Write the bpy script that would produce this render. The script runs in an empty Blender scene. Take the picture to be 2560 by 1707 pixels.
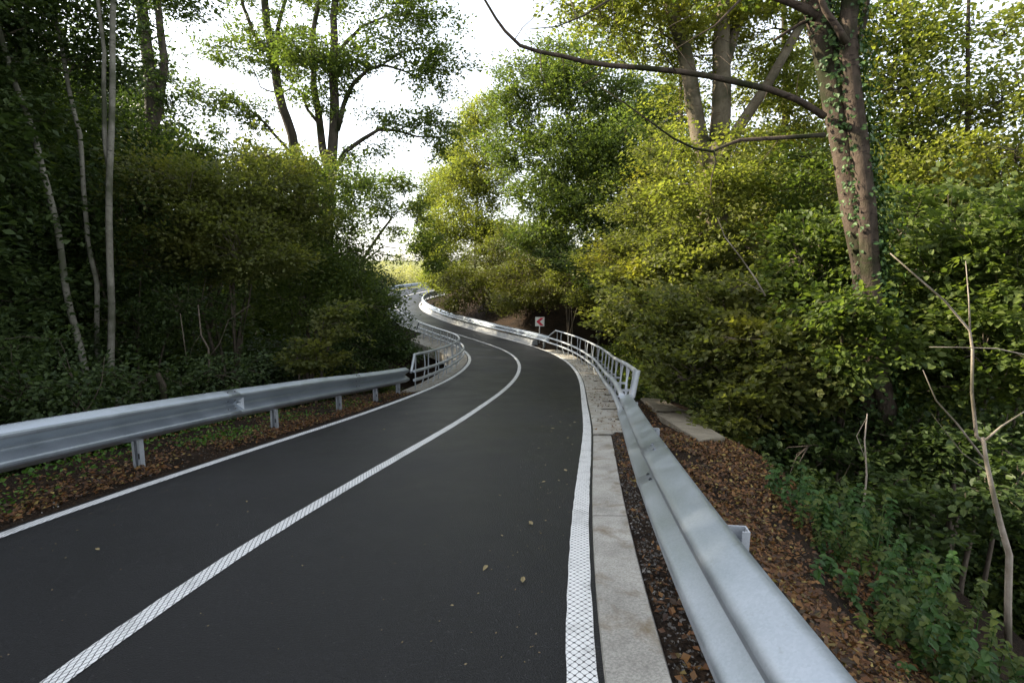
import bpy, math, random
import numpy as np
from mathutils import Vector, Matrix
R_ = math.radians
# ------------------------------------------------------------------ camera
F, PITCH, ROLL, CAMH = 1320.4, 0.14215, 0.01222, 1.6
cp, sp, cr, sr = math.cos(PITCH), math.sin(PITCH), math.cos(ROLL), math.sin(ROLL)
scene = bpy.context.scene
cam_d = bpy.data.cameras.new('camera'); cam = bpy.data.objects.new('camera', cam_d); scene.collection.objects.link(cam)
cam_d.sensor_width = 36; cam_d.lens = F / 2560 * 36; cam_d.clip_start = 0.05; cam_d.clip_end = 3000
cam.matrix_world = Matrix(((cr, -sr, 0, 0), (sr * sp, cr * sp, -cp, 0), (sr * cp, cr * cp, sp, CAMH), (0, 0, 0, 1)))
scene.camera = cam
# ------------------------------------------------------------------ light
SUN_EL, SUN_AZ = R_(29), R_(-76)          # azimuth from +Y, clockwise seen from above
world = bpy.data.worlds.new('World'); scene.world = world; world.use_nodes = True
wn = world.node_tree.nodes; bg = wn['Background']
sky = wn.new('ShaderNodeTexSky'); sky.sky_type = 'NISHITA'; sky.sun_disc = False
sky.sun_elevation = SUN_EL; sky.sun_rotation = SUN_AZ; sky.air_density = 1.0; sky.dust_density = 1.5; sky.ozone_density = 1.0
hs = wn.new('ShaderNodeHueSaturation'); hs.inputs['Saturation'].default_value = .35; hs.inputs['Value'].default_value = 1.0   # thin bright haze over the whole sky
world.node_tree.links.new(sky.outputs[0], hs.inputs['Color']); world.node_tree.links.new(hs.outputs[0], bg.inputs[0]); bg.inputs[1].default_value = 0.15
sun_d = bpy.data.lights.new('sun', 'SUN'); sun = bpy.data.objects.new('sun', sun_d); scene.collection.objects.link(sun)
sun_d.energy = 4.5; sun_d.angle = R_(0.53); sun_d.color = (1.0, 0.88, 0.68)
sdir = Vector((math.sin(SUN_AZ) * math.cos(SUN_EL), math.cos(SUN_AZ) * math.cos(SUN_EL), math.sin(SUN_EL)))
sun.rotation_euler = sdir.to_track_quat('Z', 'Y').to_euler()
vs = scene.view_settings; vs.view_transform = 'Standard'; vs.look = 'None'; vs.gamma = 1; vs.exposure = 1.85
scene.cycles.max_bounces = 6; scene.cycles.diffuse_bounces = 3; scene.cycles.transmission_bounces = 3
scene.cycles.glossy_bounces = 2; scene.cycles.transparent_max_bounces = 4

COL = scene.collection
rng = np.random.default_rng(7); random.seed(7)

def at(px, py, Y):
    """a point at forward distance Y seen in the direction of photo pixel (px, py)"""
    a = (px - 1280) / F; b = -(py - 853.5) / F
    X = a * cr - b * sr; u = a * sr + b * cr
    y = cp + u * sp; z = -sp + u * cp
    k = Y / y
    return np.array([X * k, Y, z * k + CAMH])
def at2(px, py, Y):                        # same, with pixels counted on the 2352 px wide view
    return at(px * 1.0884, py * 1.0884, Y)

# ------------------------------------------------------------------ object helpers
def tag(o, label=None, cat=None, group=None, kind=None):
    if label: o['label'] = label
    if cat: o['category'] = cat
    if group: o['group'] = group
    if kind: o['kind'] = kind
    return o
def empty(name, loc=(0, 0, 0), rz=0):
    o = bpy.data.objects.new(name, None); COL.objects.link(o); o.location = loc; o.rotation_euler = (0, 0, rz)
    o.empty_display_size = 0.3
    return o
def link(name, me, mat, parent=None):
    o = bpy.data.objects.new(name, me); COL.objects.link(o)
    if mat: me.materials.append(mat)
    if parent:
        o.parent = parent
        if parent.type == 'EMPTY': o.matrix_parent_inverse = Matrix.Translation(-parent.location)
    return o
def np_mesh(name, V, Fa, smooth=True, uv=None):
    """V (n,3), Fa (m,k) all faces with k corners"""
    me = bpy.data.meshes.new(name); V = np.asarray(V, dtype=np.float32); Fa = np.asarray(Fa, dtype=np.int32)
    m, k = Fa.shape
    me.vertices.add(len(V)); me.vertices.foreach_set('co', V.ravel())
    me.loops.add(m * k); me.loops.foreach_set('vertex_index', Fa.ravel())
    me.polygons.add(m); me.polygons.foreach_set('loop_start', np.arange(0, m * k, k, dtype=np.int32))
    me.polygons.foreach_set('use_smooth', np.full(m, smooth))
    if uv is not None:
        l = me.uv_layers.new(name='UVMap'); l.data.foreach_set('uv', np.asarray(uv, dtype=np.float32)[Fa.ravel()].ravel())
    me.update(calc_edges=True); me.validate()
    return me
class MB:
    """collects quads and triangles"""
    def __init__(s): s.v = []; s.f = []; s.n = 0
    def add(s, V, Fa):
        s.v.extend([tuple(map(float, q)) for q in V]); s.f.extend([tuple(i + s.n for i in q) for q in Fa]); s.n = len(s.v)
    def box(s, c, size, ax=None, top=1.0):
        """box centred on c; ax = 3 unit axes; top = taper"""
        ax = ax or (Vector((1, 0, 0)), Vector((0, 1, 0)), Vector((0, 0, 1)))
        c = Vector(c); V = []
        for k in (-.5, .5):
            for i, j in ((-.5, -.5), (.5, -.5), (.5, .5), (-.5, .5)):
                t = top if k > 0 else 1
                V.append(c + ax[0] * size[0] * i * t + ax[1] * size[1] * j * t + ax[2] * size[2] * k)
        s.add(V, [(3, 2, 1, 0), (4, 5, 6, 7), (0, 1, 5, 4), (1, 2, 6, 5), (2, 3, 7, 6), (3, 0, 4, 7)])
    def tube(s, P, r, seg=8, cap=True):
        P = [Vector(q) for q in P]; n = len(P)
        if not hasattr(r, '__len__'): r = [r] * n
        T = [(P[min(i + 1, n - 1)] - P[max(i - 1, 0)]).normalized() for i in range(n)]
        a = T[0].orthogonal().normalized(); V = []
        for i in range(n):
            a = (a - T[i] * a.dot(T[i]))
            a = a.normalized() if a.length > 1e-5 else T[i].orthogonal().normalized()
            b = T[i].cross(a)
            for k in range(seg):
                w = 2 * math.pi * k / seg; V.append(P[i] + (a * math.cos(w) + b * math.sin(w)) * r[i])
        Fa = [(i * seg + k, i * seg + (k + 1) % seg, (i + 1) * seg + (k + 1) % seg, (i + 1) * seg + k) for i in range(n - 1) for k in range(seg)]
        if cap:
            Fa += [tuple(reversed(range(seg))), tuple(range((n - 1) * seg, n * seg))]
        s.add(V, Fa)
    def mesh(s, name, smooth=False, auto=None):
        me = bpy.data.meshes.new(name); me.from_pydata(s.v, [], s.f); me.update()
        if smooth:
            me.polygons.foreach_set('use_smooth', np.full(len(me.polygons), True))
            if auto: me.set_sharp_from_angle(angle=R_(auto))
        return me
    def build(s, name, mat, parent=None, smooth=False, auto=None):
        return link(name, s.mesh(name, smooth, auto), mat, parent)

# ------------------------------------------------------------------ materials
def new_mat(name):
    m = bpy.data.materials.new(name); m.use_nodes = True
    return m, m.node_tree.nodes, m.node_tree.links, m.node_tree.nodes['Principled BSDF']
def ramp(N, stops):
    r = N.new('ShaderNodeValToRGB'); e = r.color_ramp.elements
    while len(e) < len(stops): e.new(0.5)
    for q, (p, c) in zip(e, stops):
        q.position = p; q.color = (*c, 1) if len(c) == 3 else c
    return r
def noise(N, L, scale, detail=4, rough=.6, vec=None, dist=0):
    n = N.new('ShaderNodeTexNoise'); n.inputs['Scale'].default_value = scale; n.inputs['Detail'].default_value = detail
    n.inputs['Roughness'].default_value = rough; n.inputs['Distortion'].default_value = dist
    if vec is not None: L.new(vec, n.inputs['Vector'])
    return n
def mixc(N, L, fac, a, b, mode='MIX'):
    m = N.new('ShaderNodeMix'); m.data_type = 'RGBA'; m.blend_type = mode
    for sock, v in ((m.inputs[0], fac), (m.inputs[6], a), (m.inputs[7], b)):
        if hasattr(v, 'links'): L.new(v, sock)
        elif isinstance(v, (int, float)): sock.default_value = v
        else: sock.default_value = (*v, 1)
    return m.outputs[2]
def bump(N, L, h, strength, dist, B):
    b = N.new('ShaderNodeBump'); b.inputs['Strength'].default_value = strength; b.inputs['Distance'].default_value = dist
    L.new(h, b.inputs['Height']); L.new(b.outputs[0], B.inputs['Normal']); return b
def coord(N, kind='Object'):
    return N.new('ShaderNodeTexCoord').outputs[kind]

def leaf_mat(name, cols, trans=.35, patch=None, tcol=1.6):
    m, N, L, B = new_mat(name)
    g = N.new('ShaderNodeNewGeometry')
    r = ramp(N, [(i / (len(cols) - 1), c) for i, c in enumerate(cols)]); L.new(g.outputs['Random Per Island'], r.inputs[0])
    c = r.outputs[0]
    if patch:
        n = noise(N, L, .55, 2, .5, coord(N)); rr = ramp(N, [(.56, (0, 0, 0)), (.72, (.8, .8, .8))]); L.new(n.outputs[0], rr.inputs[0])
        c = mixc(N, L, rr.outputs[0], c, patch)
    L.new(c, B.inputs['Base Color']); B.inputs['Roughness'].default_value = .55; B.inputs['Specular IOR Level'].default_value = .3
    t = N.new('ShaderNodeBsdfTranslucent'); tc = mixc(N, L, 1.0, c, (tcol * .96, tcol * 1.02, tcol * .42), 'MULTIPLY'); L.new(tc, t.inputs[0])
    ms = N.new('ShaderNodeMixShader'); ms.inputs[0].default_value = trans
    L.new(B.outputs[0], ms.inputs[1]); L.new(t.outputs[0], ms.inputs[2])
    L.new(ms.outputs[0], N['Material Output'].inputs[0])
    return m
M = {}
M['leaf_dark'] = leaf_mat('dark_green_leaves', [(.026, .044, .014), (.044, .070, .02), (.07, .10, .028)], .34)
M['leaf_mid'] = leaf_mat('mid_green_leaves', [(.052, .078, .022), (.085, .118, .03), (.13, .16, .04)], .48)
M['leaf_ash'] = leaf_mat('ash_green_leaves', [(.06, .088, .03), (.092, .125, .038), (.14, .17, .05)], .46)
M['leaf_hazel'] = leaf_mat('hazel_leaves', [(.072, .086, .027), (.112, .125, .038), (.165, .172, .055)], .52, (.19, .175, .03))
M['leaf_yellow'] = leaf_mat('yellow_green_leaves', [(.11, .132, .034), (.16, .178, .045), (.22, .225, .065)], .52, (.20, .19, .04))  # paler and yellower than the mid green leaves
M['leaf_rust'] = leaf_mat('brownish_leaves', [(.055, .055, .018), (.085, .085, .022), (.10, .12, .025)], .35, (.10, .12, .02))
M['leaf_hazy'] = leaf_mat('pale_sunlit_leaves', [(.22, .22, .11), (.30, .29, .16), (.36, .33, .2)], .4)  # sunlight and distance haze painted in as a paler leaf colour
M['leaf_ivy'] = leaf_mat('ivy_leaves', [(.022, .05, .014), (.04, .08, .02), (.08, .13, .035)], .15)
M['leaf_nettle'] = leaf_mat('nettle_leaves', [(.022, .055, .012), (.036, .085, .018), (.06, .115, .026)], .3)
M['grass'] = leaf_mat('low_grass', [(.04, .10, .012), (.07, .16, .02), (.11, .19, .03)], .3)
M['litter'] = leaf_mat('fallen_leaves', [(.03, .016, .009), (.08, .035, .014), (.15, .062, .02), (.20, .10, .03), (.055, .028, .013), (.11, .05, .02), (.04, .025, .015), (.30, .22, .06)], .08)
M['litter_dry'] = leaf_mat('dry_fallen_leaves', [(.2, .15, .09), (.27, .22, .11), (.19, .13, .07)], .08)

M['gravel'] = leaf_mat('small_gravel', [(.03, .026, .024), (.06, .055, .05), (.12, .11, .10), (.05, .04, .03), (.22, .21, .19)], .02)
def bark_mat(name, c1, c2, scale=6, stretch=.25, lent=None, bumpd=.02):
    m, N, L, B = new_mat(name)
    mp = N.new('ShaderNodeMapping'); mp.inputs['Scale'].default_value = (1, 1, stretch); L.new(coord(N), mp.inputs[0])
    n = noise(N, L, scale, 7, .7, mp.outputs[0], .4)
    r = ramp(N, [(.3, c1), (.7, c2)]); L.new(n.outputs[0], r.inputs[0]); c = r.outputs[0]
    n2 = noise(N, L, 1.4, 3, .5, coord(N)); r2 = ramp(N, [(.5, (0, 0, 0)), (.62, (1, 1, 1))]); L.new(n2.outputs[0], r2.inputs[0])
    c = mixc(N, L, r2.outputs[0], c, tuple(q * .6 + w for q, w in zip(c1, (.005, .012, 0))))
    if lent:
        mp2 = N.new('ShaderNodeMapping'); mp2.inputs['Scale'].default_value = (7, 7, 26); L.new(coord(N), mp2.inputs[0])
        n3 = noise(N, L, 1.0, 2, .5, mp2.outputs[0]); r3 = ramp(N, [(.62, (0, 0, 0)), (.70, (1, 1, 1))]); L.new(n3.outputs[0], r3.inputs[0])
        c = mixc(N, L, r3.outputs[0], c, lent)
    L.new(c, B.inputs['Base Color']); B.inputs['Roughness'].default_value = .9; B.inputs['Specular IOR Level'].default_value = .15
    bump(N, L, n.outputs[0], .8, bumpd, B)
    return m
M['bark_pale'] = bark_mat('pale_smooth_bark', (.12, .112, .085), (.25, .235, .19), 9, .6, (.08, .075, .06), .006)
M['bark_dark'] = bark_mat('dark_rough_bark', (.03, .024, .018), (.09, .075, .055), 9, .2)
M['bark_brown'] = bark_mat('brown_bark', (.035, .027, .021), (.115, .086, .064), 7, .35, (.035, .025, .02), .05)
M['bark_beech'] = bark_mat('mottled_beech_bark', (.075, .062, .043), (.19, .158, .11), 5, .5, (.09, .06, .035), .016)
M['twig'] = bark_mat('twig_bark', (.07, .055, .04), (.16, .13, .10), 12, .6)
M['dead_wood'] = bark_mat('bare_dead_wood', (.22, .18, .14), (.38, .33, .27), 14, .5)

def asphalt():
    m, N, L, B = new_mat('asphalt'); co = coord(N)
    n = noise(N, L, 95, 5, .85, co); v = N.new('ShaderNodeTexVoronoi'); v.inputs['Scale'].default_value = 130; L.new(co, v.inputs['Vector'])
    r = ramp(N, [(.42, (.003, .003, .0036)), (.60, (.010, .0104, .012)), (.69, (.12, .12, .128))]); L.new(n.outputs[0], r.inputs[0])
    big = noise(N, L, .7, 5, .6, co); rb = ramp(N, [(.32, (.55, .55, .57)), (.7, (1.4, 1.37, 1.33))]); L.new(big.outputs[0], rb.inputs[0])
    c = mixc(N, L, 1.0, r.outputs[0], rb.outputs[0], 'MULTIPLY')
    sp_ = ramp(N, [(.0, (1, 1, 1)), (.035, (1, 1, 1)), (.06, (0, 0, 0))]); v2 = N.new('ShaderNodeTexVoronoi'); v2.inputs['Scale'].default_value = 15; L.new(co, v2.inputs['Vector'])
    L.new(v2.outputs['Distance'], sp_.inputs[0]); c = mixc(N, L, sp_.outputs[0], c, (.12, .115, .105))
    L.new(c, B.inputs['Base Color'])
    rr = ramp(N, [(.3, (.40,) * 3), (.7, (.56,) * 3)]); L.new(big.outputs[0], rr.inputs[0]); L.new(rr.outputs[0], B.inputs['Roughness'])
    B.inputs['Specular IOR Level'].default_value = .34
    ad = N.new('ShaderNodeMath'); ad.operation = 'ADD'; L.new(n.outputs[0], ad.inputs[0]); L.new(v.outputs['Distance'], ad.inputs[1])
    bump(N, L, ad.outputs[0], .7, .004, B)
    return m
M['asphalt'] = asphalt()
def paint(name, du, dv, r0, net=False):
    """thick cold plastic marking laid as staggered dabs of size du (across) by dv (along), in metres"""
    m, N, L, B = new_mat(name); uv = N.new('ShaderNodeTexCoord').outputs['UV']
    nz = noise(N, L, 30, 2, .5, uv); wob = N.new('ShaderNodeVectorMath'); wob.operation = 'MULTIPLY_ADD'; L.new(nz.outputs['Color'], wob.inputs[0]); wob.inputs[1].default_value = (.010, .010, 0); L.new(uv, wob.inputs[2])
    ds = []
    if net:                                   # lens-shaped dabs between two crossing sets of fine grooves
        sx = N.new('ShaderNodeSeparateXYZ'); L.new(wob.outputs[0], sx.inputs[0])
        for sg_ in (1, -1):
            a = N.new('ShaderNodeMath'); a.operation = 'MULTIPLY'; L.new(sx.outputs[0], a.inputs[0]); a.inputs[1].default_value = sg_ / du
            b = N.new('ShaderNodeMath'); b.operation = 'MULTIPLY_ADD'; L.new(sx.outputs[1], b.inputs[0]); b.inputs[1].default_value = 1 / dv; L.new(a.outputs[0], b.inputs[2])
            f = N.new('ShaderNodeMath'); f.operation = 'PINGPONG'; L.new(b.outputs[0], f.inputs[0]); f.inputs[1].default_value = .5; ds.append(f.outputs[0])
    for k in (() if net else (0, .5)):
        mp = N.new('ShaderNodeMapping'); mp.inputs['Scale'].default_value = (.5 / du, .5 / dv, 1); mp.inputs['Location'].default_value = (k, k, 0); L.new(wob.outputs[0], mp.inputs[0])
        f = N.new('ShaderNodeVectorMath'); f.operation = 'FRACTION'; L.new(mp.outputs[0], f.inputs[0])
        t = N.new('ShaderNodeVectorMath'); t.operation = 'SUBTRACT'; L.new(f.outputs[0], t.inputs[0]); t.inputs[1].default_value = (.5, .5, 0)
        z = N.new('ShaderNodeVectorMath'); z.operation = 'MULTIPLY'; L.new(t.outputs[0], z.inputs[0]); z.inputs[1].default_value = (1, 1, 0)
        ln = N.new('ShaderNodeVectorMath'); ln.operation = 'LENGTH'; L.new(z.outputs[0], ln.inputs[0]); ds.append(ln.outputs['Value'])
    mn = N.new('ShaderNodeMath'); mn.operation = 'MINIMUM'; L.new(ds[0], mn.inputs[0]); L.new(ds[1], mn.inputs[1])
    if not net:                               # thin grooves where neighbouring dabs meet
        df = N.new('ShaderNodeMath'); df.operation = 'SUBTRACT'; L.new(ds[0], df.inputs[0]); L.new(ds[1], df.inputs[1])
        ab = N.new('ShaderNodeMath'); ab.operation = 'ABSOLUTE'; L.new(df.outputs[0], ab.inputs[0])
        k = N.new('ShaderNodeMath'); k.operation = 'MULTIPLY_ADD'; L.new(ab.outputs[0], k.inputs[0]); k.inputs[1].default_value = -1; k.inputs[2].default_value = r0 + .045
        mx = N.new('ShaderNodeMath'); mx.operation = 'MAXIMUM'; L.new(k.outputs[0], mx.inputs[0]); L.new(mn.outputs[0], mx.inputs[1]); mn = mx
    r = ramp(N, [(r0 - .04, (0, 0, 0)), (r0 + .03, (1, 1, 1))] if net else [(r0 - .03, (1, 1, 1)), (r0 + .02, (0, 0, 0))]); L.new(mn.outputs[0], r.inputs[0])
    n = noise(N, L, 5, 6, .75, coord(N)); rn = ramp(N, [(.3, (.55, .55, .53)), (.5, (.84, .84, .82))]); L.new(n.outputs[0], rn.inputs[0])
    n2 = noise(N, L, 38, 4, .8, coord(N)); r2 = ramp(N, [(.66, (0, 0, 0)), (.72, (1, 1, 1))]); L.new(n2.outputs[0], r2.inputs[0])
    c = mixc(N, L, r2.outputs[0], rn.outputs[0], (.16, .15, .14))
    c = mixc(N, L, r.outputs[0], (.06, .06, .06), c); L.new(c, B.inputs['Base Color'])
    B.inputs['Roughness'].default_value = .45; bump(N, L, r.outputs[0], .8, .003, B)
    return m
M['paint_dots'] = paint('white_dotted_marking', .019, .023, .39)
M['paint_lattice'] = paint('white_lattice_marking', .029, .062, .075, True)
def concrete(name, c1, c2, joint=0, moss=0.0):
    m, N, L, B = new_mat(name); co = coord(N)
    n = noise(N, L, 3.2, 8, .7, co, .3); r = ramp(N, [(.32, c1), (.68, c2)]); L.new(n.outputs[0], r.inputs[0]); c = r.outputs[0]
    f = noise(N, L, 90, 3, .7, co); rf = ramp(N, [(.4, (.72, .72, .72)), (.6, (1.08, 1.08, 1.08))]); L.new(f.outputs[0], rf.inputs[0])
    c = mixc(N, L, 1.0, c, rf.outputs[0], 'MULTIPLY')
    mp = N.new('ShaderNodeMapping'); mp.inputs['Scale'].default_value = (1.5, 1.2, 1) if moss else (.6, 1.6, 1); L.new(N.new('ShaderNodeTexCoord').outputs['UV'] if moss else co, mp.inputs[0])
    d = noise(N, L, 2.6, 6 if moss else 9, .62 if moss else .78, mp.outputs[0], .6); rd = ramp(N, [(.60 - moss * .2, (0, 0, 0)), (.72 + moss * .02, (1, 1, 1))]); L.new(d.outputs[0], rd.inputs[0])
    c = mixc(N, L, rd.outputs[0], c, (.17, .128, .075) if moss else (.13, .12, .105))
    h = n.outputs[0]
    if joint:
        uv = N.new('ShaderNodeTexCoord').outputs['UV']; sx = N.new('ShaderNodeSeparateXYZ'); L.new(uv, sx.inputs[0])
        fr = N.new('ShaderNodeMath'); fr.operation = 'PINGPONG'; L.new(sx.outputs[1], fr.inputs[0]); fr.inputs[1].default_value = joint
        rj = ramp(N, [(.0, (0, 0, 0)), (.012, (1, 1, 1))]); L.new(fr.outputs[0], rj.inputs[0]); c = mixc(N, L, rj.outputs[0], (.05, .045, .04), c)
    L.new(c, B.inputs['Base Color']); B.inputs['Roughness'].default_value = .88; bump(N, L, f.outputs[0], .5, .003, B)
    return m
M['kerb'] = concrete('kerb_concrete', (.29, .275, .24), (.47, .45, .40), 2.0, .35)
M['deck'] = concrete('bridge_concrete', (.30, .285, .24), (.46, .44, .39), 0, .75)
M['slab'] = concrete('weathered_concrete', (.15, .125, .085), (.29, .25, .185), 0, .3)
M['grey_concrete'] = concrete('clean_grey_concrete', (.36, .37, .37), (.46, .47, .47), 0)
def zinc(name, a, b, rough, metal=.35):
    m, N, L, B = new_mat(name); co = coord(N)
    v = N.new('ShaderNodeTexVoronoi'); v.inputs['Scale'].default_value = 140; L.new(co, v.inputs['Vector'])
    n = noise(N, L, 2.4, 6, .65, co, .5); mx = mixc(N, L, .2, n.outputs[0], v.outputs['Color'])
    r = ramp(N, [(.3, a), (.7, b)]); L.new(mx, r.inputs[0]); c = r.outputs[0]
    # streaks and drips of dirt along the beam
    d = noise(N, L, 11, 6, .8, co, .2); rd = ramp(N, [(.60, (0, 0, 0)), (.78, (.55, .55, .55))]); L.new(d.outputs[0], rd.inputs[0])
    c = mixc(N, L, rd.outputs[0], c, (.20, .20, .18))
    L.new(c, B.inputs['Base Color']); B.inputs['Metallic'].default_value = metal
    rr = ramp(N, [(.3, (rough - .08,) * 3), (.7, (rough + .1,) * 3)]); L.new(n.outputs[0], rr.inputs[0]); L.new(rr.outputs[0], B.inputs['Roughness'])
    bump(N, L, n.outputs[0], .15, .004, B)
    return m
M['zinc'] = zinc('galvanised_steel', (.33, .37, .41), (.45, .49, .535), .36, .78)
M['zinc_post'] = zinc('dull_galvanised_steel', (.33, .35, .37), (.48, .50, .52), .5)
M['zinc_tube'] = zinc('galvanised_tube', (.38, .41, .43), (.56, .58, .6), .38, .45)
def plain(name, c, rough=.5, metal=0):
    m, N, L, B = new_mat(name); n = noise(N, L, 14, 4, .6, coord(N)); r = ramp(N, [(.3, tuple(q * .86 for q in c)), (.7, c)]); L.new(n.outputs[0], r.inputs[0])
    L.new(r.outputs[0], B.inputs['Base Color']); B.inputs['Roughness'].default_value = rough; B.inputs['Metallic'].default_value = metal
    return m
M['bolt'] = plain('bolt_steel', (.2, .21, .22), .4, .6)
M['slot'] = plain('dark_slot', (.02, .02, .02), .8)
M['reflector'] = plain('reflector_plate', (.62, .64, .65), .3)
M['sign_white'] = plain('sign_cream_sheeting', (.88, .86, .76), .35)
M['sign_red'] = plain('sign_red_sheeting', (.72, .02, .05), .35)
def soil():
    m, N, L, B = new_mat('forest_floor'); co = coord(N)
    n = noise(N, L, 1.1, 8, .7, co); f = noise(N, L, 28, 5, .75, co, .5)
    r = ramp(N, [(.35, (.016, .012, .010)), (.5, (.036, .026, .019)), (.68, (.075, .05, .03))]); L.new(f.outputs[0], r.inputs[0])
    rb = ramp(N, [(.4, (.6, .6, .6)), (.65, (1.2, 1.1, 1.0))]); L.new(n.outputs[0], rb.inputs[0])
    c = mixc(N, L, 1.0, r.outputs[0], rb.outputs[0], 'MULTIPLY')
    v = N.new('ShaderNodeTexVoronoi'); v.inputs['Scale'].default_value = 34; L.new(co, v.inputs['Vector'])
    sy = N.new('ShaderNodeSeparateXYZ'); L.new(co, sy.inputs[0]); mr = N.new('ShaderNodeMapRange'); mr.inputs[1].default_value = 56; mr.inputs[2].default_value = 68; L.new(sy.outputs[1], mr.inputs[0])
    fld = noise(N, L, .35, 8, .75, co); rfl = ramp(N, [(.35, (.10, .13, .035)), (.6, (.20, .20, .06)), (.75, (.27, .24, .10))]); L.new(fld.outputs[0], rfl.inputs[0]); c = mixc(N, L, mr.outputs[0], c, rfl.outputs[0])
    rv = ramp(N, [(.0, (1, 1, 1)), (.16, (0, 0, 0))]); L.new(v.outputs['Distance'], rv.inputs[0]); c = mixc(N, L, rv.outputs[0], c, (.16, .14, .12))
    L.new(c, B.inputs['Base Color']); B.inputs['Roughness'].default_value = .95; B.inputs['Specular IOR Level'].default_value = .1
    ad = N.new('ShaderNodeMath'); ad.operation = 'ADD'; L.new(f.outputs[0], ad.inputs[0]); L.new(v.outputs['Distance'], ad.inputs[1])
    bump(N, L, ad.outputs[0], 1.0, .03, B)
    return m
M['soil'] = soil()
def meadow():
    m, N, L, B = new_mat('sunny_meadow'); n = noise(N, L, .35, 8, .75, coord(N))
    r = ramp(N, [(.35, (.10, .13, .035)), (.6, (.20, .20, .06)), (.75, (.27, .24, .10))]); L.new(n.outputs[0], r.inputs[0])
    L.new(r.outputs[0], B.inputs['Base Color']); B.inputs['Roughness'].default_value = .95
    bump(N, L, n.outputs[0], .6, .3, B)
    return m
M['meadow'] = meadow()

# ------------------------------------------------------------------ the road's run
KN = [0, 4, 8, 12, 16, 20, 26, 32, 40, 50, 62]
KAP = [-0.07578, -0.01564, 0.01462, -0.00325, 0.00925, 0.02741, 0.07907, 0.00818, -0.01985, -0.0452, -0.06116]
GRD = [-0.0258, -0.13547, -0.14791, -0.13847, -0.10302, -0.06734, -0.01884, 0.01862, 0.04473, 0.05131, 0.04723]
DS = .25; W = 2.15; WL = 2.048
_s = np.arange(-1, 75, DS)
_k = np.interp(_s, KN, KAP); _g = np.interp(_s, KN, GRD)
_th = np.cumsum(_k) * DS; _th -= np.interp(0, _s, _th); _th += .02985
_x = np.cumsum(-np.sin(_th)) * DS; _y = np.cumsum(np.cos(_th)) * DS; _z = np.cumsum(_g) * DS
_i0 = np.argmin(abs(_s)); _x = _x - _x[_i0] - 1.94804 * math.cos(.02985); _y = _y - _y[_i0] - 1.94804 * math.sin(.02985); _z = _z - _z[_i0]
_b = np.interp(_s, [0, 20, 60], [.085185, -.017155, -.128577])
def _ext():                                # carry the road on behind the camera and round the far bend
    global _s, _x, _y, _z, _th, _b
    s, x, y, z, th, b = [list(q) for q in (_s, _x, _y, _z, _th, _b)]
    for i in range(64):
        t = th[0] - .02 * DS; s.insert(0, s[0] - DS); x.insert(0, x[0] + math.sin(t) * DS); y.insert(0, y[0] - math.cos(t) * DS); z.insert(0, z[0] + .02 * DS); th.insert(0, t); b.insert(0, b[0])
    for i in range(100):
        t = th[-1] - .045 * DS; s.append(s[-1] + DS); x.append(x[-1] - math.sin(t) * DS); y.append(y[-1] + math.cos(t) * DS); z.append(z[-1] + .045 * DS); th.append(t); b.append(b[-1])
    _s, _x, _y, _z, _th, _b = map(np.array, (s, x, y, z, th, b))
_ext()
def lerp(s, A): return np.interp(s, _s, A)
LDS, LDZ = [0, 9, 14, 20, 30, 45], [0, 0, -.10, -.12, -.34, -.34]
def rp(s, off, h=0):
    """point at run s, offset off (right +), height h over the road"""
    t = lerp(s, _th); dz = 0
    if off < -2.15: dz = float(np.interp(s, LDS, LDZ)) * min(1, (-off - 2.15) / .2)
    return Vector((float(lerp(s, _x) + off * math.cos(t)), float(lerp(s, _y) + off * math.sin(t)), float(lerp(s, _z) + lerp(s, _b) * max(-3, min(3, off)) + h + dz)))
def frame(s):
    t = float(lerp(s, _th)); g = float(lerp(s + .3, _z) - lerp(s - .3, _z)) / .6
    fwd = Vector((-math.sin(t), math.cos(t), g)).normalized(); right = Vector((math.cos(t), math.sin(t), 0))
    return right, fwd, right.cross(fwd).normalized()
def strip(name, s0, s1, offs, hs, mat, ds=.25, parent=None, closed=False, jitter=0, uvoff=True):
    """lofted along the road: offs/hs are lists of values or functions of s"""
    S = np.arange(s0, s1 + 1e-6, ds); n = len(offs); V = []; UV = []
    for s in S:
        for k in range(n):
            o = offs[k](s) if callable(offs[k]) else offs[k]; h = hs[k](s) if callable(hs[k]) else hs[k]
            if jitter and k in (0, n - 1): o += random.uniform(-jitter, jitter)
            V.append(rp(s, o, h)); UV.append((o, s))
    Fa = []; m = n if closed else n - 1
    for i in range(len(S) - 1):
        for k in range(m):
            a, b = i * n + k, i * n + (k + 1) % n
            Fa.append((a, b, b + n, a + n))
    me = np_mesh(name, V, Fa, smooth=not closed, uv=UV)
    if closed:
        bm_caps = [tuple(range(n - 1, -1, -1)), tuple(range((len(S) - 1) * n, len(S) * n))]
        me2 = bpy.data.meshes.new(name); me2.from_pydata([tuple(v) for v in V], [], Fa + bm_caps)
        l = me2.uv_layers.new(name='UVMap')
        for li in me2.loops: l.data[li.index].uv = UV[li.vertex_index]
        me = me2; me.update()
    return link(name, me, mat, parent)
SE = 96
BR0, BR1 = 7.7, 26.4           # right deck
BL0, BL1 = 13.6, 33.0          # left deck
road = tag(strip('road', -16, SE, [-2.16, -1.2, 0, 1.2, 2.235], [0] * 5, M['asphalt']), kind='structure')
SPL = 1.0
tag(strip('edge_line_right', -16, SE, [W - .06, W - .02, W + .02, W + .06], [.0035, .006, .006, .0035], M['paint_dots'], .125, jitter=.003), kind='structure')
tag(strip('edge_line_left', -16, SE, [-WL - .06, -WL - .02, -WL + .02, -WL + .06], [.0035, .006, .006, .0035], M['paint_lattice'], .125, jitter=.003), kind='structure')
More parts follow.
